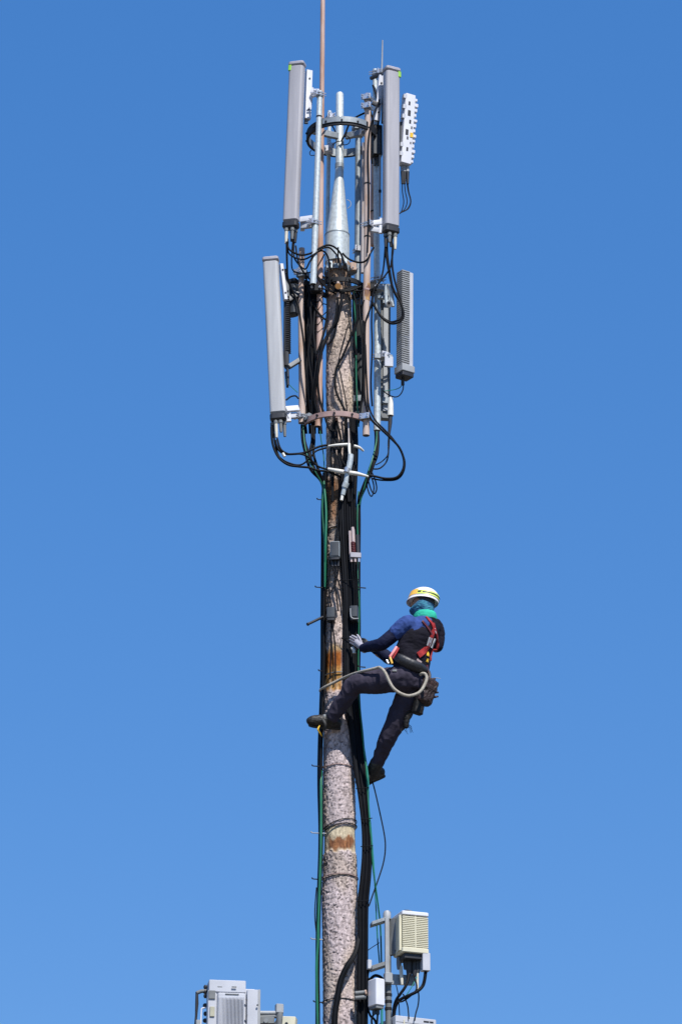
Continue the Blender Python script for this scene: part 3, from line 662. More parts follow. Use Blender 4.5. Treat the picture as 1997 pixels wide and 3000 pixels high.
# left side run
LEFT = [(1385,953),(1440,950),(1500,948),(1600,948),(1800,947),(1950,946),(2080,943),(2180,939),(2300,938),(2450,940),(2600,936),(2700,933),(2850,931),(3000,931),(3120,931)]
for k, (dx, Y, wpx, mt) in enumerate(((-5,-.06,7,'rubber'),(-1,-.10,7,'rubber'),(3,-.075,7,'rubber2'),(1,-.115,6,'rubber'),(0,-.02,7,'rubber'))):
    pts = []
    for i, (y, x) in enumerate(LEFT):
        j = 2*noise.noise(Vector((k*5.1, i*.7, 4))); pts.append(P(x+dx*(1 if y < 2350 else .8)+j, y, Y))
    solo('cable', MB().tube(pts, M(wpx/2, pts[0]), 8, 5), mt, 'black cable in the run down the left edge of the pole', 'cable', 'black cables down the left edge of the pole', sharp=60)
cable([(948,1410,-.12),(955,1500,-.15),(953,1600,-.16),(952,1700,-.10),(949,1780,-.02),(947,1900,.02),(942,2080,.02),(940,2220,-.02),(940,2290,-.12),(940,2450,-.14),(937,2560,-.14),(932,2700,-.14),(931,2760,-.14),(927,2840,-.14),(930,3000,-.14),(930,3120,-.14)], 7.5, 'green', 'thick green cable down the left edge of the whole pole')
cable([(950,1400,-.10),(944,1480,-.12),(950,1600,-.14),(951,1720,-.14)], 4, 'green', 'short green cable beside the thick green one below the antennas')
cable([(927,2600,-.13),(922,2680,-.12),(929,2760,-.12),(934,2850,-.1),(936,3000,-.1),(936,3100,-.1)], 3.5, 'rubber2', 'thin black wire looping left of the green cable at the bottom')
# right green
cable([(1050,1440,-.05),(1046,1520,-.08),(1048,1600,-.08),(1047,1680,-.1),(1052,1760,-.1),(1051,1830,-.1),(1049,1950,-.08),(1052,2060,-.1),(1059,2130,-.1),(1066,2200,-.14),(1073,2260,-.16),(1078,2340,-.16),(1084,2430,-.16),(1091,2530,-.12),(1100,2600,-.1),(1108,2660,-.05),(1114,2720,.0),(1117,2830,.0)], 4.5, 'green', 'green cable from the antennas past the rear boot to the equipment at lower right')
cable([(1066,2190,-.15),(1078,2280,-.14),(1080,2360,-.12),(1088,2450,-.1),(1096,2560,-.08),(1102,2680,-.02),(1106,2760,.0),(1112,2830,.02)], 4, 'teal', 'thin teal wire beside the green cable right of the pole')
cable([(1048,1500,-.02),(1051,1620,-.02),(1053,1750,-.04),(1054,1850,-.02),(1052,1960,-.02)], 5, 'rubber', 'thin black cable on the outer right edge beside the green one')
cable([(1080,2255,.0),(1096,2310,-.05),(1112,2380,-.05),(1126,2450,-.05),(1128,2490,-.05),(1122,2530,-.05),(1108,2575,-.08),(1092,2620,-.1),(1080,2655,-.12)], 4, 'rubber2', 'thin black wire bowing far out right of the pole below the rear boot')
cable([(1076,2785,-.1),(1090,2775,-.1),(1106,2765,-.05),(1110,2762,.0)], 2.5, 'rubber2', 'short thin wire from the bundle to the lower right equipment')
for k, (dx, Y) in enumerate(((-6,-.23),(0,-.25),(6,-.24),(3,-.22))):
    cable([(1052+dx*.4,2740,-.14),(1040+dx*.6,2790,-.2),(1018+dx,2828,Y),(998+dx,2872,Y),(988+dx,2925,Y),(980+dx,2985,Y),(978+dx,3120,Y)], 7, ('rubber','rubber2')[k % 2], 'black cable branching off across the front of the pole at the bottom', group='black cables crossing the front of the pole at the bottom')
# cables of the top antennas
top_l = 'black cable sagging from the upper left antenna over the pole top'
cable([(843,708,-.25),(843,722,-.25),(852,735,-.27),(880,747,-.29),(910,742,-.29),(938,726,-.27),(962,718,-.25),(985,728,-.22),(1002,752,-.2),(1010,790,-.19)], 6, 'rubber', 'black cable arching highest over the foot of the flared mast from upper left')
cable([(843,700,-.22),(843,735,-.24),(858,752,-.27),(888,760,-.29),(915,748,-.3),(945,728,-.28),(965,726,-.24),(982,742,-.21),(992,758,-.2),(995,790,-.2)], 5, 'rubber', 'black cable arching second over the foot of the flared mast from upper left')
cable([(862,700,-.2),(860,730,-.22),(862,755,-.24),(878,778,-.27),(895,788,-.29),(908,765,-.3),(925,742,-.3),(945,735,-.25),(960,752,-.2),(968,790,-.18)], 5, 'rubber', 'black cable dipping lowest before the bright pipe from upper left')
cable([(840,708,-.25),(840,740,-.24),(841,780,-.22),(843,815,-.18),(856,850,-.15),(872,890,-.14),(882,950,-.2),(890,1010,-.2),(893,1060,-.2),(900,1140,-.16),(908,1200,-.1),(915,1260,-.08)], 6, 'rubber', 'black cable running straight down from the upper left antenna past the short pipe')
cable([(858,700,-.2),(854,760,-.2),(858,792,-.2),(880,800,-.22),(910,797,-.24),(930,780,-.22),(950,745,-.2)], 4, 'rubber', 'thin black cable looping round the top of the short tan pipe')
cable([(1003,742,-.2),(1020,758,-.21),(1045,768,-.23),(1066,767,-.25),(1078,756,-.26),(1084,742,-.2),(1094,726,-.1)], 6, 'rubber', 'black cable draped across the tan pipe right of the pole top')
for k, (lst, wpx, lab) in enumerate((
  ([(1128,705,-.22),(1130,740,-.22),(1138,790,-.22),(1146,830,-.22),(1158,860,-.22),(1172,885,-.24),(1181,915,-.25),(1178,935,-.25),(1163,946,-.25),(1142,947,-.24),(1118,930,-.22),(1098,900,-.2),(1088,882,-.15)], 7, 'black cable making the big round loop in front of the lower right fins'),
  ([(1146,705,-.24),(1151,730,-.24),(1146,765,-.24),(1142,785,-.24),(1122,815,-.25),(1104,836,-.26),(1092,860,-.26),(1085,900,-.26),(1074,930,-.25),(1069,960,-.24),(1068,1050,-.24)], 5, 'black cable slanting from the upper right antenna down over the tan pipe'),
  ([(1150,720,-.24),(1148,770,-.23),(1153,810,-.23),(1162,845,-.23),(1170,868,-.24),(1178,905,-.24),(1176,930,-.24),(1160,940,-.24),(1140,942,-.23),(1112,922,-.21),(1095,890,-.18)], 6, 'second black cable inside the big round loop at lower right'),
  ([(1134,700,-.2),(1134,745,-.2),(1142,800,-.2),(1152,850,-.2),(1164,875,-.2)], 6, 'black cable hanging straight from the upper right antenna to the fins'))):
    cable(lst, wpx, 'rubber', lab)
for k, (x, s_) in enumerate(((1178,0),(1184,4),(1190,8),(1193,6))):
    cable([(x,528,-.05),(x+s_*.6,560,-.05),(x+4+s_,590,-.06),(x+s_*.3,612,-.07),(1172,624,-.1),(1160,632,-.12)], 3, 'rubber', 'thin black cable curling below the white radio behind the upper right antenna', group='thin cables below the white upper radio')
cable([(1118,212,-.03),(1120,250,-.05),(1112,290,-.1),(1096,330,-.22),(1083,380,-.25),(1078,450,-.25),(1080,560,-.25),(1079,660,-.25),(1076,740,-.25)], 4.5, 'rubber', 'thin black cable clipped down the front of the tan pipe')
cable([(1070,330,-.1),(1040,345,-.1),(1022,365,-.08),(1012,390,-.07),(1000,412,-.07)], 6, 'rubber', 'black cable crossing inside the dark top ring')
cable([(982,352,-.2),(972,350,-.2),(968,357,-.2),(978,364,-.2),(990,358,-.2),(986,351,-.2)], 3, 'rubber', 'small black wire coil on the front of the top ring')
cable([(1003,405,-.06),(1016,398,-.07),(1025,408,-.07),(1020,421,-.07),(1006,424,-.06),(1000,414,-.06),(985,416,-.06),(975,425,-.05)], 2.8, 'rubber', 'small black wire loop around the spigot inside the top ring')
cable([(912,440,-.2),(907,447,-.2),(910,455,-.2),(920,455,-.2),(930,452,-.2)], 2.5, 'rubber', 'tiny wire loop at lower left of the top ring')
cable([(1016,585,.1),(1025,590,.1),(1027,602,.1),(1018,611,.1)], 2.2, 'lightgrey', 'pale thin wire loop beside the flared cone')
# cables about the trunk
cable([(1003,860,-.2),(996,900,-.21),(988,940,-.2),(970,965,-.18),(955,990,-.17),(945,1010,-.2),(938,1040,-.2),(931,1090,-.2),(920,1160,-.15),(930,1210,-.13)], 9, 'rubber', 'thick black cable bending off the front of the trunk to the left')
cable([(990,870,-.2),(985,920,-.2),(978,950,-.2),(960,985,-.2),(946,1020,-.2),(935,1060,-.2),(930,1110,-.18),(936,1170,-.16),(950,1215,-.17),(962,1250,-.18),(985,1290,-.18),(1000,1340,-.17)], 7, 'rubber', 'black cable swinging left of the trunk and back across it')
cable([(990,880,-.19),(986,940,-.18),(975,990,-.17),(960,1010,-.16)], 6, 'rubber', 'short black cable against the upper left of the trunk')
cable([(1068,880,-.22),(1050,930,-.2),(1028,985,-.19),(1005,1040,-.18),(985,1080,-.17),(981,1120,-.17),(985,1150,-.17),(1000,1182,-.17),(1012,1205,-.17)], 7, 'rubber', 'black cable slanting across the front of the trunk from upper right')
cable([(1020,950,-.18),(1000,1020,-.17),(992,1065,-.17),(1000,1110,-.17),(1010,1160,-.17),(1016,1200,-.17),(1022,1240,-.18),(1030,1300,-.2)], 3.5, 'rubber', 'thin black wire down the middle of the trunk')
cable([(1040,835,-.15),(1037,870,-.15),(1040,930,-.14),(1042,1000,-.14),(1043,1100,-.13),(1046,1180,-.12),(1050,1250,-.1)], 4.5, 'green', 'green cable down the upper trunk in front of the dark slate panel')
cable([(1064,940,-.24),(1068,1020,-.24),(1066,1120,-.24),(1070,1180,-.25),(1085,1225,-.25),(1110,1252,-.25),(1140,1280,-.24),(1168,1310,-.22),(1182,1345,-.2),(1180,1375,-.2),(1162,1398,-.2),(1130,1402,-.2),(1100,1396,-.2),(1078,1392,-.2)], 7, 'rubber', 'black cable making the wide loop right of the white cross')
cable([(1070,1010,-.23),(1074,1120,-.23),(1080,1190,-.24),(1098,1230,-.24),(1125,1258,-.23),(1150,1285,-.22),(1172,1318,-.2),(1185,1352,-.18),(1180,1385,-.18),(1160,1405,-.18),(1120,1407,-.18),(1090,1402,-.18)], 5, 'rubber', 'second black cable running outside the wide loop right of the white cross')
cable([(1139,1270,-.05),(1137,1300,-.06),(1137,1330,-.1),(1130,1355,-.12),(1112,1372,-.15),(1094,1374,-.16)], 4.5, 'rubber', 'black cable curving left from the fat white plug')
cable([(1140,1270,-.05),(1139,1310,-.06),(1134,1335,-.1),(1118,1352,-.12),(1100,1362,-.15)], 3.5, 'rubber', 'thin black cable curving left beside the one from the fat white plug')
cable([(1180,1118,-.08),(1180,1140,-.08),(1170,1158,-.08),(1155,1163,-.08),(1135,1155,-.05),(1122,1145,-.02)], 3.5, 'rubber', 'thin black cable looping under the lower right active antenna')
cable([(1178,1118,-.08),(1174,1132,-.06),(1160,1140,-.05),(1125,1146,-.02)], 2.5, 'teal', 'thin teal wire looping under the lower right active antenna')
cable([(836,1112,-.12),(850,1130,-.1),(872,1150,-.08)], 2.5, 'teal', 'thin teal wire from the lower left antenna to the short tan pipe')
cable([(838,1172,-.12),(852,1162,-.1),(866,1160,-.08),(874,1168,-.08)], 5, 'rubber', 'short black cable from the lower left antenna to the short tan pipe')
# left lower loops
cable([(806,1290,-.25),(810,1305,-.25),(820,1322,-.25),(838,1330,-.26),(865,1330,-.26),(893,1326,-.26),(918,1315,-.25),(940,1307,-.22),(960,1304,-.2)], 7, 'rubber', 'black cable of the upper left loop reaching the upper white cross')
cable([(812,1285,-.24),(822,1315,-.26),(845,1330,-.27),(880,1330,-.27),(905,1340,-.26),(918,1355,-.25),(935,1368,-.24),(962,1376,-.22)], 6, 'rubber', 'black cable joining both left loops to the lower white cross')
cable([(795,1250,-.22),(797,1290,-.23),(805,1320,-.24),(820,1345,-.25),(845,1362,-.26),(875,1367,-.26),(905,1370,-.26),(930,1378,-.25),(960,1382,-.22),(1000,1398,-.2)], 7, 'rubber', 'black cable of the lowest left loop passing under the lower white cross')
cable([(802,1270,-.22),(806,1300,-.23),(818,1338,-.24),(848,1357,-.25),(880,1362,-.25),(905,1345,-.25),(925,1322,-.24),(955,1312,-.2)], 5.5, 'rubber', 'black cable rising from the low left loop to the upper cross')
cable([(828,1328,-.27),(834,1338,-.27)], 9, 'sleeve', 'white tag hanging on the left cable loop', name='cable_tag', cat='tag')
for k, (x0, x1, x2, lab) in enumerate(((884,895,948,'black cables'),(890,905,950,''),(912,908,951,''),(918,918,954,''))):
    cable([(x0,1246,-.08),(x0+2,1290,-.1),(x1,1330,-.14),(x1+14,1375,-.16),(x2-8,1410,-.12),(x2,1450,-.08),(x2+4,1520,-.06),(x2+2,1650,-.05),(x2,1800,-.04),(x2-2,1990,-.03)], 8, 'rubber' if k != 1 else 'rubber2', 'black cable coming out of the pipe ends down to the left edge of the pole', group='black cables from the pipe ends to the left edge')
cable([(888,1246,-.1),(892,1300,-.14),(905,1350,-.17),(925,1385,-.17),(940,1412,-.14),(948,1440,-.12)], 3.5, 'green', 'green cable from the short tan pipe slanting to the left edge of the pole')
cable([(937,1262,-.1),(942,1300,-.1),(948,1340,-.1),(950,1400,-.1)], 3, 'green', 'thin green cable dropping from the end of the red brown rod')
for k, (x0, lab) in enumerate(((1100,''),(1106,''))):
    cable([(x0,1264,.0),(x0+1,1295,-.02),(x0-3,1335,-.06),(x0-14,1365,-.1),(x0-24,1395,-.1),(x0-38,1430,-.08),(1050+k*3,1470,-.06),(1049+k*3,1540,-.05),(1048+k*3,1700,-.04),(1049+k*3,1850,-.02),(1050,2000,-.02)], 9, 'rubber', 'thick black cable from the end of the silver pipe down to the pole', group='thick cables from the silver pipe end')
cable([(1103,1264,-.03),(1101,1300,-.05),(1090,1345,-.12),(1078,1385,-.14),(1066,1430,-.12),(1052,1480,-.08)], 4.5, 'green', 'green cable from the end of the silver pipe down to the pole')
for k, (x, yb) in enumerate(((1085,1452),(1093,1445))):
    cable([(1076,1395,-.15),(x-10,1425,-.15),(x-2,yb-2,-.15),(x+5,yb,-.16),(x+10,1430,-.16),(x+5,1405,-.16),(x-6,1380,-.15)], 4, 'rubber', 'thin black cable hanging in a narrow loop right of the insulator', group='hanging narrow loops right of the insulator')
for k in range(6):
    rnd = random.Random(k+3); x0 = 962+rnd.random()*72; x1 = 966+rnd.random()*66
    cable([(x0,1202+rnd.random()*12,-.17),((x0*2+x1)/3+rnd.uniform(-8,8),1290,-.18),((x0+x1)/2+rnd.uniform(-8,8),1340,-.18),(x1,1400,-.175),(x1+rnd.uniform(-4,6),1470,-.17)], 6.5, 'rubber' if k % 3 else 'rubber2', 'black cable tangled over the trunk behind the white crosses', group='black cables tangled behind the white crosses')
for k in range(9):
    rnd = random.Random(k+50); x0 = 890+rnd.random()*48
    cable([(x0+rnd.uniform(-5,5),820+rnd.random()*60,-.02),(x0+rnd.uniform(-8,8),950,-.03),(x0+rnd.uniform(-6,6),1080,-.04),(x0+rnd.uniform(-4,8),1190,-.04),(x0+rnd.uniform(-4,6),1270,-.05)], 6, 'rubber', 'black cable hanging between the short tan pipe and the trunk', group='black cables between the short tan pipe and trunk')
for k in range(6):
    rnd = random.Random(k+90); x0 = 925+rnd.random()*40
    cable([(x0-8,800+rnd.random()*20,-.1),(x0+15,830,-.16),(x0+40,848+rnd.random()*8,-.21),(x0+70,850,-.21),(x0+100,840,-.16),(x0+118,850+rnd.random()*30,-.1)], 5, 'rubber', 'black cable wrapped across the dark clamp ring at the pole top', group='black cables across the dark clamp ring')
for k in range(4):
    x = 966+k*8; xe = (966, 1001, 986, 962)[k]
    cable([(x,1640,-.17),(x+1,1668,-.17),((x+xe)/2+(6 if k % 2 else -4),1710,-.165),(xe,1750,-.165),(xe+4,1790,-.16),(xe+(18 if k % 2 else 4),1880,-.16),(xe+(20 if k % 2 else 0),1990,-.155)][:(5 if k in (2,) else 7)], 4.5, 'rubber2' if k % 2 else 'rubber', 'dark cable crossing down the pole below the grey junction box', group='dark cables below the grey junction box')
for k in range(2):
    x = 982+k*8
    cable([(x+14,1470,-.17),(x+8,1530,-.17),(x+3,1575,-.17),(x,1592,-.17)], 5, 'rubber', 'dark cable running down into the grey junction box', group='dark cables into the grey junction box')
for k in range(3):
    cable([(1030+k*8,1640,-.2),(1031+k*7,1675,-.2),(1036+k*5,1720,-.18),(1037+k*4,1780,-.16)], 4.5, 'rubber', 'black cable from the surge arrester base down the pole', group='black cables below the surge arrester')
cable([(1030,1898,-.2),(1036,1905,-.21),(1037,1914,-.21)], 10, 'sleeve', 'pale cable end plug under the gloved hand', name='cable_plug', cat='plug')
#PART2
# ------------------------------------------------------------------ the worker
def V3(x, y, Y): return P(x, y, Y)
BODYF = Vector((-.79, .61, 0)).normalized(); LEFT_ = Vector((-.61, -.79, 0)).normalized()
hipc = V3(1196, 1992, -.44); waist = V3(1207, 1935, -.46); chest = V3(1224, 1872, -.47); neck = V3(1244, 1812, -.45); headc = V3(1239, 1766, -.455)
shL = V3(1192, 1830, -.585); elL = V3(1117, 1887, -.55); wrL = V3(1063, 1899, -.31)
shR = V3(1270, 1845, -.33); elR = V3(1150, 1930, -.22); wrR = V3(1080, 1890, -.12)
hpL = hipc + LEFT_*.085 + VERT*(-.01); knL = V3(1040, 2006, -.40); anL = V3(968, 2106, -.22)
hpR = hipc - LEFT_*.085 + VERT*(-.03); knR = V3(1141, 2150, -.28); anR = V3(1092, 2262, -.06)
person = thing('person', 'worker in white helmet, blue shirt and black vest climbing the right side of the pole', 'person', V3(1090, 2285, -.06))
def hand_mb(wr, palm, tips, thumb, rf, rp, mb):
    """palm and five bent fingers reaching from wrist wr"""
    d = (palm-wr).normalized(); side = (tips[0]-tips[-1]).normalized()
    mb.limb([wr, wr.lerp(palm, .5), palm], [rp*.85, rp, rp*.95], 12, 3)
    for k, tp in enumerate(tips):
        root = palm + side*rp*(.95-1.9*k/3) + d*rp*.3; mid = root.lerp(tp, .5) + (d*.008)
        mb.limb([palm.lerp(root, .6), root, mid, tp], [rf*1.15, rf*1.1, rf, rf*.85], 8, 3)
    r0 = wr.lerp(palm, .45)+side*rp*.8
    mb.limb([wr.lerp(palm, .3), r0, r0.lerp(thumb, .55)+side*.008, thumb], [rf*1.3, rf*1.25, rf*1.1, rf*.9], 8, 3)
    return mb
palmL = V3(1046, 1883, -.26); tipsL = [V3(1031, 1862, -.245), V3(1025, 1866, -.235), V3(1024, 1873, -.225), V3(1025, 1882, -.215)]; thL = V3(1046, 1860, -.265)
palmR = V3(1066, 1884, -.08); tipsR = [V3(1052, 1876, -.04), V3(1050, 1881, -.03), V3(1050, 1886, -.02), V3(1052, 1892, -.02)]; thR = V3(1058, 1872, -.07)
def torso(mb, g=0.0, arms=True, low=True):
    rs = []
    secs = [(hipc-VERT*.06, .150, .120), (hipc, .170, .130), (waist-VERT*.02, .155, .115), (waist+VERT*.05, .155, .112), (chest, .175, .122), (chest+(neck-chest)*.55, .180, .112), (neck-VERT*.035, .135, .085), (neck, .065, .062), (neck+VERT*.05, .055, .056)]
    if not low: secs = secs[2:]
    pts = [s[0] for s in secs]; up = None
    pts2, _ = catmull(pts, [0]*len(pts), 4); a2 = catmull(pts, [s[1] for s in secs], 4)[1]; b2 = catmull(pts, [s[2] for s in secs], 4)[1]
    for p, a, b_ in zip(pts2, a2, b2):
        rs.append([p + LEFT_*((a+g)*math.cos(2*math.pi*k/24)) + BODYF*((b_+g)*math.sin(2*math.pi*k/24)) for k in range(24)])
    mb.rings(rs); return mb
body = torso(MB())
HF = Vector((-.93, .30, .12)).normalized(); HS = HF.cross(VERT).normalized()*-1; HU = HF.cross(HS)
if HU.z < 0: HU = -HU
HFR = (HF, HS, HU)
body.ball(headc, .094, .074, .112, 20, HFR)
body.limb([neck-VERT*.02, headc-HU*.04], [.058, .056], 14, 3)
body.limb([headc-HU*.06+HF*.05, headc-HU*.085+HF*.075], [.05, .032], 12, 3)
body.limb([headc+HF*.09+HU*.005, headc+HF*.112-HU*.022], [.010, .014], 10, 3)
for s_ in (-1, 1):
    body.ball(headc+HS*s_*.076-HF*.005-HU*.01, .018, .008, .03, 10, HFR)
    body.limb([headc+HF*.082+HS*s_*.012-HU*.052, headc+HF*.086-HU*.054], [.006,.007], 8, 3)
body.limb([shL-LEFT_*.04, shL, elL, wrL], [.056, .050, .036, .024], 14, 4); body.limb([shR+LEFT_*.04, shR, elR, wrR], [.056, .050, .036, .024], 14, 4)
hand_mb(wrL, palmL, tipsL, thL, .0085, .030, body); hand_mb(wrR, palmR, tipsR, thR, .0085, .030, body)
for h_, k_, a_ in ((hpL, knL, anL), (hpR, knR, anR)): body.limb([hipc.lerp(h_, .7), h_, h_.lerp(k_, .5), k_, k_.lerp(a_, .4), a_], [.095, .088, .075, .056, .052, .036], 16, 4)
toeL = V3(909, 2112, -.24); toeR = V3(1052, 2290, -.05)
body.limb([anL-VERT*.03, toeL], [.036, .024], 12, 3); body.limb([anR-VERT*.03, toeR], [.036, .024], 12, 3)
part('body', remeshed(body, .0065, 3), 'skin', person, sharp=180)
for s_ in (-1, 1): part('eye', MB().ball(headc+HF*.083+HS*s_*.030+HU*.006, .009, n=10, fr=HFR), 'dark', person)
# trousers
tr = MB()
secs = [(waist-VERT*.075, .165, .128), (hipc+VERT*.03, .180, .140), (hipc-VERT*.04, .182, .145), (hipc-VERT*.10, .14, .12)]
tr.rings([[p + LEFT_*(a*math.cos(2*math.pi*k/24)) + BODYF*(b_*math.sin(2*math.pi*k/24)) for k in range(24)] for p, a, b_ in secs])
tr.limb([hipc.lerp(hpL,.6), hpL, hpL.lerp(knL,.5)+VERT*.0, knL, knL.lerp(anL,.35), knL.lerp(anL,.8), anL.lerp(knL,.02)], [.120, .118, .104, .084, .074, .062, .060], 18, 4)
tr.limb([hipc.lerp(hpR,.6), hpR, hpR.lerp(knR,.5), knR, knR.lerp(anR,.4), knR.lerp(anR,.8), anR], [.122, .122, .104, .074, .064, .055, .052], 18, 4)
part('trousers', remeshed(tr, .0075, 4, .012, 13, .6), 'trouser', person, sharp=180)
# shirt with short sleeves, arm sleeves, vest
shb = torso(MB(), .010, low=False)
shb.limb([shL-LEFT_*.07, shL+VERT*.004, shL.lerp(elL, .45)], [.080, .078, .066], 16, 4); shb.limb([shR+LEFT_*.07, shR, shR.lerp(elR, .4)], [.08, .074, .062], 16, 4)
part('shirt', remeshed(shb, .0075, 3, .010, 17, .8), 'tee', person, sharp=180)
for s_, e_, q_ in ((shL, elL, wrL), (shR, elR, wrR)):
    sl = MB().limb([s_.lerp(e_, .2), s_.lerp(e_, .6), e_, e_.lerp(q_, .5), q_], [.062, .061, .058, .050, .038], 16, 4)
    part('arm_sleeve', remeshed(sl, .006, 4, .004, 20, 1), 'armsl', person, sharp=180)
vb = MB()
secs = [(hipc+VERT*.02, .185, .150), (waist, .182, .140), (waist+VERT*.07, .186, .138), (chest, .196, .142), (chest+(neck-chest)*.5-LEFT_*.02, .185, .134), (chest+(neck-chest)*.78-LEFT_*.035, .150, .118), (chest+(neck-chest)*.9-LEFT_*.03, .128, .112), (neck-VERT*.012, .098, .094)]
pts2 = catmull([s[0]-LEFT_*.006 for s in secs], [0]*8, 4)[0]; a2 = catmull([s[0] for s in secs], [s[1] for s in secs], 4)[1]; b2 = catmull([s[0] for s in secs], [s[2] for s in secs], 4)[1]
vb.rings([[p + LEFT_*(a*math.cos(2*math.pi*k/28)) + BODYF*(b_*math.sin(2*math.pi*k/28)) for k in range(28)] for p, a, b_ in zip(pts2, a2, b2)])
vb.limb([shR+LEFT_*.06+VERT*.03, shR+LEFT_*.01+VERT*.012, shR-VERT*.06-BODYF*.02, shR-VERT*.16-BODYF*.03], [.08, .092, .085, .06], 14, 4)
part('vest', remeshed(vb, .008, 5, .006, 10, 2.6, 3), 'vest', person, sharp=180)
# gloves
for wq, pq, tq, hq in ((wrL, palmL, tipsL, thL), (wrR, palmR, tipsR, thR)):
    gl = hand_mb(wq, pq, tq, hq, .0100, .034, MB()); gl.limb([wq.lerp(pq, -.25), wq], [.034, .034], 12, 2)
    part('glove', remeshed(gl, .004, 2), 'glove' if wq is wrL else 'dark', person, label='grey glove pressed on the black cables' if wq is wrL else None, sharp=180)
# boots
def boot(an, toe, kn, sgn):
    f = (toe-an); f = (f - VERT*0); L = f.length; fd = f.normalized(); leg = (kn-an).normalized()
    upv = (leg - fd*leg.dot(fd)).normalized(); heel = an - fd*.055 - upv*.045
    bb = MB(); bb.limb([an+leg*.09, an, heel+fd*.05], [.062, .062, .050], 14, 3)
    bb.limb([heel, heel.lerp(toe, .45)+upv*.012, toe-fd*.03, toe], [.047, .054, .048, .037], 14, 4)
    b_ = part('boot', remeshed(bb, .006, 3, .003, 30), 'boot', person, sharp=180)
    so = MB(); sd_ = fd.cross(upv); rs = []
    for u, w_ in ((-.12,.02),(-.05,.036),(.2,.038),(.45,.034),(.7,.043),(.95,.040),(1.08,.022)):
        c = heel.lerp(toe, u) - upv*(.042 - .010*max(0, u-.5))
        rs.append([c+sd_*w_+upv*.010, c-sd_*w_+upv*.010, c-sd_*w_-upv*.012, c+sd_*w_-upv*.012])
    so.rings(rs); part('sole', so, 'sole', b_)
    return heel, fd, upv, sd_, b_
hl, fd, upv, sd_, bL = boot(anL, toeL, knL, 1)
part('lace_panel', MB().limb([anL+fd*.05+upv*.02, anL+fd*.10-upv*.002], [.030, .022], 10, 3), 'midgrey', bL)
boot(anR, toeR, knR, 1)
# climbing iron on the front boot
part('climbing_iron', MB().tube(pp([(936,2126,-.29),(931,2137,-.30),(937,2148,-.27),(943,2157,-.23)]), [.005,.008,.006,.003], 8, 4), 'yellow', person)
part('ankle_strap', MB().tube(pp([(946,2108,-.30),(953,2122,-.31),(950,2140,-.28)]), .012, 8, 4, flat=.5), 'sole', person)
# helmet
HT = (VERT*.97 + Vector((.14, .19, 0))).normalized(); HX = (HF - HT*HF.dot(HT)).normalized(); HY = HT.cross(HX)
hb = headc + HT*.020 - Vector((0,.0,0))
hm = part
def shell(prof, n=36):
    return [[hb + HX*(a*q*math.cos(2*math.pi*k/n)+off) + HY*(b_*q*math.sin(2*math.pi*k/n)) + HT*z for k in range(n)] for a, b_, q, z, off in prof]
dome = [(.142,.118,1.0,.0,0)] + [(.138,.114,math.cos(R(t_)) , .022+.105*math.sin(R(t_)), 0) for t_ in (0,10,20,30,40,50,60,70,80,87)]
he = part('helmet', MB().rings(shell([(.132,.108,1,.001,0)]+dome)), 'gloss', person, sharp=60)
rimp = []
for k in range(48):
    a = 2*math.pi*k/48; ex = .0 + .016*max(0, math.cos(a))**1.5
    d_ = HX*math.cos(a)*(.138) + HY*math.sin(a)*.114; o_ = d_ + d_.normalized()*ex; dz = -.020-.5*ex
    rimp.append([hb+d_*.99+HT*.012, hb+d_*1.01+HT*.004, hb+o_+HT*(dz+.006), hb+o_+HT*dz, hb+d_*.97-HT*.004])
rb = MB(); rb.rings([list(r_) for r_ in rimp]+[list(rimp[0])], cap=False)
part('brim', rb, 'gloss', he, sharp=50)
def hband(a0, a1, z0, z1, out, mt, nm, lab=None):
    rs = []
    for k in range(25):
        a = R(a0+(a1-a0)*k/24); d_ = HX*math.cos(a)*.139 + HY*math.sin(a)*.115
        sc_ = lambda z: math.sqrt(max(.05, 1-((z-.022)/.105)**2)) if z > .022 else 1.0
        rs.append([hb+d_*(sc_(z0)*(1+out))+HT*z0, hb+d_*(sc_(z1)*(1+out))+HT*z1, hb+d_*(sc_(z1)*.96)+HT*z1, hb+d_*(sc_(z0)*.96)+HT*z0])
    return part(nm, MB().rings(rs), mt, he, label=lab)
# which way round the head the camera side lies
sgn = 1 if HY.y < 0 else -1
hband(-2*sgn, 78*sgn, .006, .066, .035, 'amber', 'band', 'amber front band of the helmet')
hband(78*sgn, 186*sgn, .004, .046, .035, 'lime', 'band', 'lime rear band of the helmet')
hband(186*sgn, 358*sgn, .006, .046, .033, 'lime', 'band')
hband(98*sgn, 190*sgn, .019, .029, .050, 'dark', 'stripe')
hband(80*sgn, 92*sgn, .022, .036, .048, 'dark', 'clip')
part('liner', MB().rings([[headc + HU*(z + max(0, .06-z)*max(0, math.cos(2*math.pi*k/24)+.15)) + HF*(.100*math.cos(2*math.pi*k/24)*q) + HS*(.082*math.sin(2*math.pi*k/24)*q) for k in range(24)] for z, q in ((-.012,1.06),(.05,1.06),(.09,.9))]), 'dark', he)
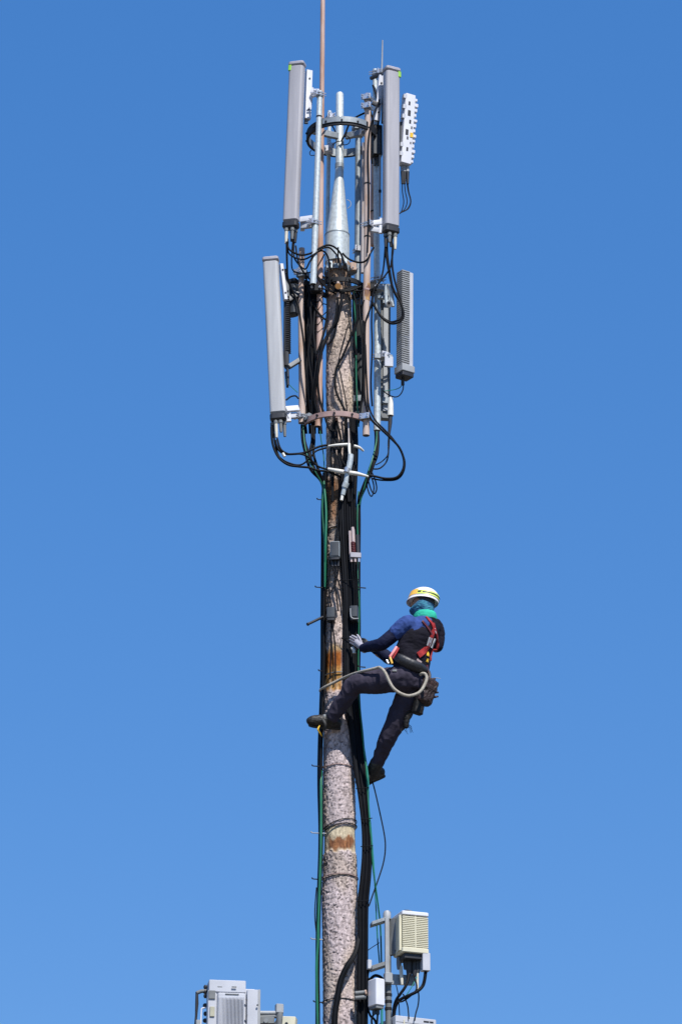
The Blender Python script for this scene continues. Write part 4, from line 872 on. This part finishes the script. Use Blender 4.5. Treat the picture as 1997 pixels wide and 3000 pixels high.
# scarf over face and neck
gs = []
for t_, a, b_, f_ in ((0,.085,.092,0),(.18,.084,.082,.0),(.4,.084,.080,.004),(.62,.096,.088,.008),(.82,.106,.094,.010),(1.0,.108,.094,.008)):
    c = neck.lerp(headc-HU*.006, t_) - VERT*.012*(1-t_) + HF*f_
    gs.append([c + HF*(a*math.cos(2*math.pi*k/28)) + HS*(b_*math.sin(2*math.pi*k/28)) + HU*(-.080*max(0, math.cos(2*math.pi*k/28))**.8*t_) for k in range(28)])
pts_ = []
for j in range(28):
    cc = catmull([g_[j] for g_ in gs], [0]*len(gs), 4)[0]; pts_.append(cc)
part('neck_scarf', remeshed(MB().rings([[pts_[j][i] for j in range(28)] for i in range(len(pts_[0]))]), .006, 3, .006, 22, 2.6, 5), 'gaiter', person, sharp=180)
rs = [[c_ + Vector((math.cos(2*math.pi*k/28)*a, math.sin(2*math.pi*k/28)*a*.92, 0)) for k in range(28)] for c_, a in ((neck-VERT*.03,.100),(neck+VERT*.005,.106),(neck+VERT*.035,.102),(neck+VERT*.056,.092),(neck+VERT*.058,.080))]
part('scarf_hem', remeshed(MB().rings(rs), .006, 3, .004, 26, 1, 8), 'gaiter2', person, sharp=180)
# harness
def strap(lst, wpx, mt, nm='harness_strap', th=.35, lab=None, sm=4):
    pts = pp(lst); return part(nm, MB().tube(pts, M(wpx/2, pts[0]), 10, sm, flat=1.0), mt, person, label=lab)
from mathutils.bvhtree import BVHTree
vo = [o_ for o_ in person.children if o_.name.startswith(('vest','trousers','shirt'))]
wv, wf = [], []
for o_ in vo:
    org = world_of(o_); k0 = len(wv); wv += [v.co+org for v in o_.data.vertices]; wf += [tuple(i+k0 for i in p_.vertices) for p_ in o_.data.polygons]
bvh = BVHTree.FromPolygons(wv, wf)
def cling(px, py, off=.006):
    d = (P(px, py, 0)-CAM).normalized(); hit, nr, *_ = bvh.ray_cast(CAM, d)
    if hit is None:
        hit, nr, *_ = bvh.find_nearest(P(px, py, -.45)); 
    if nr.dot(d) > 0: nr = -nr
    return hit + nr*off, nr
def web(lst, wpx, mt, nm='harness_strap', off=.007, lab=None):
    """flat webbing lying on the clothes along the given line"""
    pl = []
    for i in range(len(lst)-1):
        for j in range(4): u = j/4; pl.append((lst[i][0]+(lst[i+1][0]-lst[i][0])*u, lst[i][1]+(lst[i+1][1]-lst[i][1])*u))
    pl.append(lst[-1]); pn = [cling(x, y, off) for x, y in pl]
    rs = []
    for i, (p_, n_) in enumerate(pn):
        tg = (pn[min(len(pn)-1, i+1)][0]-pn[max(0, i-1)][0]).normalized(); s_ = tg.cross(n_).normalized(); hw = M(wpx/2, p_)
        rs.append([p_-s_*hw-n_*.012, p_+s_*hw-n_*.012, p_+s_*hw+n_*.004, p_-s_*hw+n_*.004])
    return part(nm, MB().rings(rs), mt, person, label=lab)
web([(1246,1808),(1256,1818),(1266,1830)], 8, 'red')
web([(1266,1826),(1270,1842),(1262,1868),(1255,1890),(1244,1908)], 11, 'red')
web([(1270,1838),(1277,1860),(1281,1890),(1278,1920),(1272,1935)], 8, 'red')
web([(1245,1903),(1235,1912),(1224,1920)], 17, 'red')
web([(1236,1820),(1244,1830),(1256,1846),(1264,1862)], 6, 'maroon')
strap([(1161,1896,-.62),(1152,1910,-.64),(1142,1925,-.64)], 9, 'pinkred', lab='shiny pink front strap of the harness')
strap([(1167,1899,-.63),(1159,1914,-.645),(1150,1929,-.645)], 6, 'red')
strap([(1142,1926,-.645),(1145,1935,-.65),(1148,1944,-.65)], 7, 'amber', 'buckle')
web([(1252,1912),(1251,1922)], 8, 'yellow', 'buckle')
web([(1251,1930),(1249,1940)], 6, 'yellow', 'buckle')
web([(1253,1892),(1260,1868)], 13, 'white2', 'tag_label')
web([(1262,1898),(1272,1872)], 5, 'white2', 'tag_label')
web([(1271,1840),(1275,1856)], 5, 'white2', 'tag_label')
web([(1264,1828),(1268,1838)], 10, 'red', 'back_ring')
web([(1220,1932),(1232,1942)], 6, 'ceramic', 'tag_label')
web([(1150,1966),(1162,1966)], 7, 'midgrey', 'tag_label')
web([(1094,1958),(1104,1950),(1116,1952)], 13, 'red', 'thigh_loop')
web([(1109,1946),(1114,1956)], 6, 'maroon', 'thigh_loop')
strap([(1132,1934,-.63),(1137,1944,-.64)], 6, 'steel', 'snap_hook')
web([(1248,1950),(1256,1990)], 9, 'maroon', 'harness_strap')
# padded belt
bp_ = []
for x, y in ((1158,1920),(1175,1932),(1200,1946),(1222,1956),(1240,1960)):
    q, n_ = cling(x, y, .0); bp_.append(q+n_*.012)
pb_ = MB().tube(bp_, [.020,.045,.050,.050,.032], 14, 4, flat=.75); pb_.ball(bp_[0], .02); pb_.ball(bp_[-1], .032)
part('padded_belt', remeshed(pb_, .006, 4, .003, 20), 'dark', person, sharp=180)

# rope, pouch, rag
rpts = [(1110,1955,-.60),(1120,1961,-.65),(1130,1975,-.67),(1138,1993,-.68),(1150,2014,-.69),(1168,2029,-.69),(1192,2038,-.68),(1214,2035,-.66),(1231,2025,-.64),(1243,2006,-.62),(1249,1988,-.61),(1246,1976,-.60),(1237,1973,-.59),(1230,1977,-.57)]
solo('rope', MB().tube(pp(rpts), M(4.6, P(1150,2014,-.6)), 10, 6), 'rope', 'thick pale rope hanging in a deep loop below the belt of the worker', 'rope', sharp=60)
rp2 = [(1108,1955,-.60),(1090,1960,-.57),(1060,1967,-.5),(1030,1976,-.36),(1000,1989,-.24),(975,2001,-.20),(955,2011,-.17),(942,2019,-.10),(938,2024,-.02),(945,2026,.08),(980,2023,.17),(1020,2016,.16),(1044,2008,.10),(1062,1996,.02),(1090,1985,-.14),(1130,1975,-.28)]
solo('rope', MB().tube(pp(rp2), M(4.2, P(1000,1989,-.2)), 10, 6), 'rope', 'pale rope slung round the pole above the front boot and back to the worker', 'rope', sharp=60)
pc = V3(1246, 2026, -.44)
t_ = thing('tool_pouch', 'worn brown leather tool pouch hanging behind the worker at the hip', 'pouch', V3(1235, 2094, -.44))
fr = frame(38, (V3(1258,1985,-.44)-V3(1236,2070,-.44)))
pb = MB().rbox(pc, fr, .075, .055, .12, .045, 4, taper=1.15)
part('bag', remeshed(pb, .007, 4, .012, 22), 'pouch', t_, sharp=180)
part('flap', remeshed(MB().rbox(pc+fr[1]*.045+fr[2]*.06, fr, .075, .02, .05, .012), .006, 3, .008, 25), 'pouch', t_, sharp=180)
part('holster', remeshed(MB().rbox(V3(1226,2066,-.45), frame(30, V3(1236,2030,-.45)-V3(1224,2094,-.45)), .045, .035, .085, .015), .006, 3, .004, 20), 'brownpan', t_, sharp=180)
part('strap', MB().tube(pp([(1252,1962,-.46),(1258,1980,-.47),(1250,2005,-.50)]), .014, 8, 4, flat=.5), 'pouch', t_)
mb = MB(); rnd = random.Random(5)
for i in range(7):
    x, y = 1262+rnd.uniform(-20,14), 2000+rnd.uniform(-18,30); q = P(x, y, -.42); mb.tube([q, q+fr[2]*.07+fr[0]*rnd.uniform(-.02,.02)], [.009,.007], 6)
for i in range(5):
    q = P(1264+i*2, 1990+i*13, -.44); part('tool', MB().tube([q, q+fr[0]*(.035+.01*(i%2))+fr[2]*.02], [.012,.008], 7), 'pouch', t_)
mb = MB()
t_ = thing('tassel', 'frayed black rag hanging under the tool pouch behind the thigh', 'rag', V3(1190,2140,-.38))
part('cloth', remeshed(MB().limb(pp([(1196,2085,-.38),(1191,2105,-.38),(1189,2128,-.38)]), [.03,.028,.018], 10, 3), .006, 2, .008, 30), 'brownpan', t_, sharp=180)
for i in range(9):
    q = P(1184+i*1.3, 2122, -.38); part('thread', MB().tube([q, q+Vector((rnd.uniform(-.03,.04), rnd.uniform(-.02,.02), -.03)), q+Vector((rnd.uniform(-.05,.05), rnd.uniform(-.02,.02), -.06-.03*rnd.random()))], [.003,.0025,.0015], 5, 3), 'rubber', t_)
cable([(1262,1990,-.42),(1275,1986,-.42),(1290,1988,-.42)], 1.6, 'lightgrey', 'hair thin pale line sticking out right of the tool pouch', name='line', cat='line')

# ------------------------------------------------------------------ equipment at the lower right
YR = -.15
mtp = P(1136, 2684, YR)
t_ = thing('equipment_mast', 'grey steel mast with side arms at the lower right carrying the beige radio', 'mast', Vector((P(1137,3000,YR).x, YR, 0)))
pt = [P(1135,2672,YR), P(1136,2850,YR), P(1138,3010,YR)]; pt.append(Vector((pt[-1].x, YR, 0)))
part('post', MB().tube(pt, M(9.5, mtp), 20), 'midgrey', t_)
part('cap', MB().tube([P(1133,2693,YR-.02), P(1133,2676,YR-.02), P(1132,2669,YR-.02)], [.034,.034,.022], 16), 'lightgrey', t_)
part('channel', MB().rbox((P(1134,2690,YR-.05)+P(1132,2860,YR-.05))/2, frame(15), .018, .012, (P(1134,2690,YR).z-P(1132,2860,YR).z)/2, .003), 'lightgrey', t_)
part('strut', MB().tube([P(1138,2800,YR-.05), P(1130,2860,YR-.05)], .014, 8), 'lightgrey', t_)
for py, hh, mt in ((2703,.016,'galvd'), (2833,.018,'midgrey')):
    a, b_ = P(1130, py-8, YR), P(1086, py+6, YR-.02); 
    x_ = (a-b_); fr = (x_.normalized(), x_.normalized().cross(VERT).normalized()*1, VERT)
    part('arm', MB().rbox((a+b_)/2, fr, x_.length/2, .055, hh, .004), mt, t_)
part('clamp', MB().rbox(P(1136,2866,YR-.05), frame(20), .035, .03, .045, .01), 'lightgrey', t_)
for yy in (2915,2935,2956): part('band', MB().arc(P(1137,yy,YR), M(9.5,mtp), 0, 360, .022, .004), 'iron', t_)
part('back_plate', MB().rbox(P(1177,2871,YR), frame(12), .11, .012, .045, .004), 'galvd', t_)
part('clamp', MB().rbox(P(1081,2826,YR-.02), frame(20), .018, .02, .04, .006), 'white2', t_)
# beige radio
fr = frame(20); X, N, Z = fr; c = P(1203, 2740, YR-.06); hz = M(56, c)/math.cos(R(14.5)); hw = M(38, c)/math.cos(R(20))
t_ = thing('radio_unit', 'beige radio unit with horizontal louvres and white cap on the lower right mast', 'radio unit', P(1203,2797,YR-.1))
part('case', MB().rbox(c+N*0, fr, hw-.022, .088, hz, .02, 4), 'midgrey', t_)  # dark core puts the shade between the louvres into the colour
mb = MB()
for i in range(17): mb.rbox(c+Z*(-hz+.045+(2*hz-.085)*i/16), fr, hw, .112, .0055, .004, 3)
part('louvres', mb, 'beige', t_)
part('rib', MB().rbox(c+N*.108, fr, .006, .006, hz-.03, .003), 'beige', t_)
part('cap', MB().rbox(c+Z*(hz-.006), fr, hw+.004, .116, .018, .012, 3), 'white', t_)
part('skirt', MB().rbox(c-Z*(hz-.010), fr, hw+.004, .116, .024, .014, 3), 'beige', t_)
part('side_cover', MB().rbox(c-X*(hw+.004)+N*.03-Z*.01, (X, (N+X*-.12).normalized(), Z), .012, .06, hz*.92, .005), 'beige', t_)
part('rear_cover', MB().rbox(c-X*.02-N*.13+Z*.01, fr, hw*.95, .05, hz*.93, .008), 'midgrey', t_)
part('handle', MB().tube(pp([(1182,2678,YR-.06),(1184,2667,YR-.06),(1206,2670,YR-.06),(1208,2680,YR-.06)]), .006, 8, 2), 'dark', t_)
part('mount_plate', MB().rbox(P(1151,2745,YR-.02), frame(-35), .035, .02, hz*.95, .004), 'midgrey', t_)
part('mount_plate', MB().rbox(P(1158,2745,YR-.03), frame(20), .014, .03, hz*.7, .004), 'lightgrey', t_)
part('underside', MB().rbox(c-Z*(hz+.03), fr, hw*.8, .09, .03, .008), 'dark', t_)
for x, y0, y1, mm, r in ((1168,2805,2840,'midgrey',.022),(1173,2830,2885,'cream',.016),(1198,2808,2856,'dark',.03),(1214,2810,2860,'dark',.028),(1223,2815,2850,'slate',.024),(1222,2842,2900,'cream',.014),(1188,2806,2840,'dark',.024)):
    a, b_ = P(x, y0, YR-.05), P(x+(4 if mm == 'cream' and x < 1200 else 0), y1, YR-.05); part('connector', MB().tube([a, a.lerp(b_,.6), b_], [r, r, r*.75], 12), mm, t_)
part('side_box', MB().rbox(P(1245,2820,YR-.1), frame(18), .035, .035, .078, .006), 'white2', t_)
# white box and cabinet
c = P(1102, 2910, YR-.08); fr = frame(35); t_ = thing('equipment_box', 'slim white equipment box with rounded corners between pole and lower right mast', 'box', P(1102,2955,YR-.08))
part('case', MB().rbox(c, fr, .048, .065, M(39,c)/math.cos(R(14)), .014, 4), 'white', t_)
part('bottom', MB().rbox(c-VERT*(M(39,c)/math.cos(R(14))+.012), fr, .04, .055, .014, .006), 'midgrey', t_)
for x in (1095, 1106): part('gland', MB().tube(pp([(x,2955,YR-.08),(x,2972,YR-.08)]), .016, 10), 'slate', t_)
part('hinge', MB().rbox(P(1122,2920,YR-.08), frame(35), .008, .012, .03, .003), 'lightgrey', t_)
fr = frame(25); X, N, Z = fr; near = P(1158, 2974, YR-.12)
hw, hd, hz = .195, .17, .25; c = near + X*hw - N*hd - Z*hz
t_ = thing('equipment_cabinet', 'big white equipment cabinet at the bottom edge below the beige radio', 'cabinet', c-Z*hz)
part('case', MB().rbox(c, fr, hw, hd, hz, .008, 3), 'white2', t_)
mb = MB()
for i, (u, L) in enumerate(((.30,.026),(.42,.024),(.52,.02),(.70,.03),(.80,.02))):
    mb.rbox(near + X*(hw*2*(.60+.38*u)) + N*.001 - Z*.028, fr, L*.42, .0015, .007, .001, 1)
part('lettering', mb, 'dark', t_)
part('latch', MB().rbox(near+X*.08+N*.004-Z*.06, fr, .005, .004, .03, .002), 'beige', t_)
part('door_seam', MB().rbox(near+X*hw+N*.0006-Z*.055, fr, hw*.97, .001, .002, .0005, 1), 'midgrey', t_)
for lst, wpx, mt, lab in (
  ([(1197,2850,YR-.05),(1194,2872,YR-.08),(1186,2892,YR-.1),(1172,2912,YR-.1),(1160,2930,YR-.08),(1153,2955,YR-.05),(1151,3000,YR-.05),(1150,3060,YR-.05)], 9, 'rubber', 'thick black cable from the beige radio curving down to its mast'),
  ([(1246,2846,YR-.1),(1243,2870,YR-.1),(1237,2889,YR-.1),(1222,2904,YR-.12),(1198,2916,YR-.12),(1176,2926,YR-.1),(1162,2940,YR-.08),(1154,2970,YR-.06),(1152,3050,YR-.05)], 10, 'rubber', 'thick black cable sweeping in a low curve from the small box under the beige radio'),
  ([(1213,2860,YR-.06),(1220,2895,YR-.1),(1205,2915,YR-.1),(1180,2933,YR-.1),(1165,2935,YR-.1)], 5, 'rubber', 'black cable under the low curve of the thick one beside the radio'),
  ([(1221,2862,YR-.06),(1206,2890,YR-.08),(1188,2918,YR-.09)], 3, 'teal', 'thin dark teal wire slanting under the beige radio'),
  ([(1160,2886,YR-.05),(1165,2910,YR-.05),(1168,2940,YR-.05),(1170,2985,YR-.05)], 3, 'rubber', 'thin wire dropping onto the left of the white cabinet'),
  ([(1180,2912,YR-.06),(1188,2930,YR-.06),(1194,2950,YR-.06),(1197,2985,YR-.08)], 4, 'rubber', 'black wire dropping onto the middle of the white cabinet'),
  ([(1224,2900,YR-.06),(1226,2920,YR-.06),(1224,2945,YR-.06),(1217,2970,YR-.08),(1214,2990,YR-.1)], 4, 'rubber', 'black wire bowing down onto the right of the white cabinet'),
  ([(1119,2938,YR-.1),(1118,2970,YR-.1),(1119,3060,YR-.1)], 7, 'teal', 'pale teal cable dropping beside the slim white box'),
  ([(1081,2835,YR),(1075,2860,YR+.02),(1082,2870,YR),(1098,2858,YR+.02),(1118,2866,YR+.04),(1124,2890,YR+.04),(1126,2925,YR+.04)], 9, 'rubber', 'thick black cable arching behind the slim white box'),
  ([(1078,2870,YR),(1074,2900,YR+.02),(1076,2945,YR),(1084,2975,YR),(1098,2990,YR),(1108,3030,YR)], 7, 'rubber', 'black cable bending round the foot of the slim white box'),
  ([(1095,2970,YR-.08),(1088,2990,YR-.08),(1094,3030,YR-.08)], 6, 'rubber', 'black cable leaving the left gland of the slim white box'),
  ([(1106,2970,YR-.08),(1104,3000,YR-.08),(1104,3050,YR-.08)], 6, 'rubber', 'black cable leaving the right gland of the slim white box')):
    cable(lst, wpx, mt, lab)

# ------------------------------------------------------------------ equipment at the lower left
YL = -.2
px_, = [P(818, 2960, YL)]
t_ = thing('equipment_post', 'grey post with clamp and white crossbar at the lower left behind the pole', 'post', Vector((px_.x, YL, 0)))
part('post', MB().tube([P(819,2966,YL), Vector((px_.x, YL, 0))], .03, 16), 'midgrey', t_)
part('cap', MB().rbox(P(818,2956,YL), frame(15), .034, .03, .04, .01), 'lightgrey', t_)
part('crossbar', MB().tube([P(756,2968,YL), P(812,2968,YL)], .020, 14), 'lightgrey', t_)
part('crossbar', MB().tube([P(756,2980,YL), P(812,2978,YL)], .016, 14), 'midgrey', t_)
part('gusset', MB().add([q+Vector((0,s_*.012,0)) for s_ in (-1,1) for q in pp([(824,2968,YL),(829,3010,YL),(794,3010,YL)])], [(0,1,2),(5,4,3),(0,3,4,1),(1,4,5,2),(2,5,3,0)]), 'slate', t_)
part('clamp', MB().rbox(P(780,2991,YL), frame(0), .07, .03, .03, .008), 'midgrey', t_)
part('bolt', MB().tube([P(779,2990,YL-.05), P(779,2990,YL)], .02, 8), 'lightgrey', t_)
c = P(848, 3000, YL); t_ = thing('junction_box', 'cream corner of a small box peeping in beside the lower left post', 'junction box', c-VERT*.05)
part('case', MB().rbox(c, frame(-10, Vector((.08,0,1))), .058, .05, .055, .008), 'beige', t_)
part('knob', MB().tube([P(839,2999,YL-.08), P(839,2999,YL)], .014, 10), 'slate', t_)
t_ = thing('radio_unit', 'large white finned radio unit at the lower left edge of the picture', 'radio unit', P(680,3200,YL))
fr = frame(8); X, N, Z = fr
def lb(nm, x0, x1, y0, y1, Y, dep, mt, r=.006, root=None):
    a = P((x0+x1)/2, y0, Y); b_ = P((x0+x1)/2, y1, Y); b_ = Vector((a.x, a.y, b_.z)); cc = (a+b_)/2
    return part(nm, MB().rbox(cc, fr, M((x1-x0)/2, cc), dep, (a-b_).length/2, r), mt, root or t_)
lb('body', 608, 745, 2904, 3190, YL, .10, 'white2', .01)
lb('top_cover', 609, 717, 2880, 2915, YL-.02, .10, 'white2', .008)
lb('side_column', 607, 633, 2906, 3190, YL-.06, .07, 'white2', .008)
lb('recess', 612, 631, 2902, 2926, YL-.135, .006, 'midgrey', .002)
lb('latch', 615, 629, 2949, 2978, YL-.135, .006, 'beige2', .004)
lb('fin_panel', 636, 720, 2913, 3190, YL-.08, .05, 'white2', .014)
mb = MB(); a = P(640, 2922, YL-.14); b_ = P(716, 2922, YL-.14)
for i in range(19):
    q = a.lerp(b_, (i+.5)/19) - VERT*.40; mb.rbox(q, fr, .0028, .012, .40, .002, 2)
part('fins', mb, 'white2', t_)
lb('side_panel', 722, 754, 2904, 3190, YL-.07, .06, 'white2', .005)
lb('side_edge', 753, 761, 2904, 3190, YL-.02, .06, 'lightgrey', .004)
for x in (642, 684): lb('vent', x-5, x+9, 2890, 2893, YL-.125, .004, 'midgrey', .0015)
lb('vent', 660, 700, 2911, 2914, YL-.132, .004, 'midgrey', .0015)
for x, y in ((722,2928),(722,2974),(754,2945)): 
    q = P(x, y, YL-.14); part('screw', MB().tube([q, q+N*.008], .008, 8), 'slate', t_)
part('arm', MB().tube(pp([(606,2903,YL),(590,2904,YL),(577,2909,YL)]), .017, 10), 'midgrey', t_)
part('cable_rod', MB().tube(pp([(577,2906,YL),(577,2940,YL),(575,2975,YL),(572,3010,YL),(570,3100,YL)]), [.012,.015,.011,.010,.010], 10), 'dark', t_)
part('guard_rail', MB().tube(pp([(606,2952,YL-.05),(594,2954,YL-.05),(590,2962,YL-.05),(588,3020,YL-.05)]), .007, 8, 3), 'white', t_)
lb('foot_box', 574, 588, 2990, 3060, YL-.03, .03, 'lightgrey', .005)
for i, y in enumerate((2892, 2905, 2918, 2946, 2970, 2990)): 
    q = P(602, y, YL); part('terminal', MB().ball(q, .018+.006*(i % 2), .02, .022, 8), 'dark', t_)
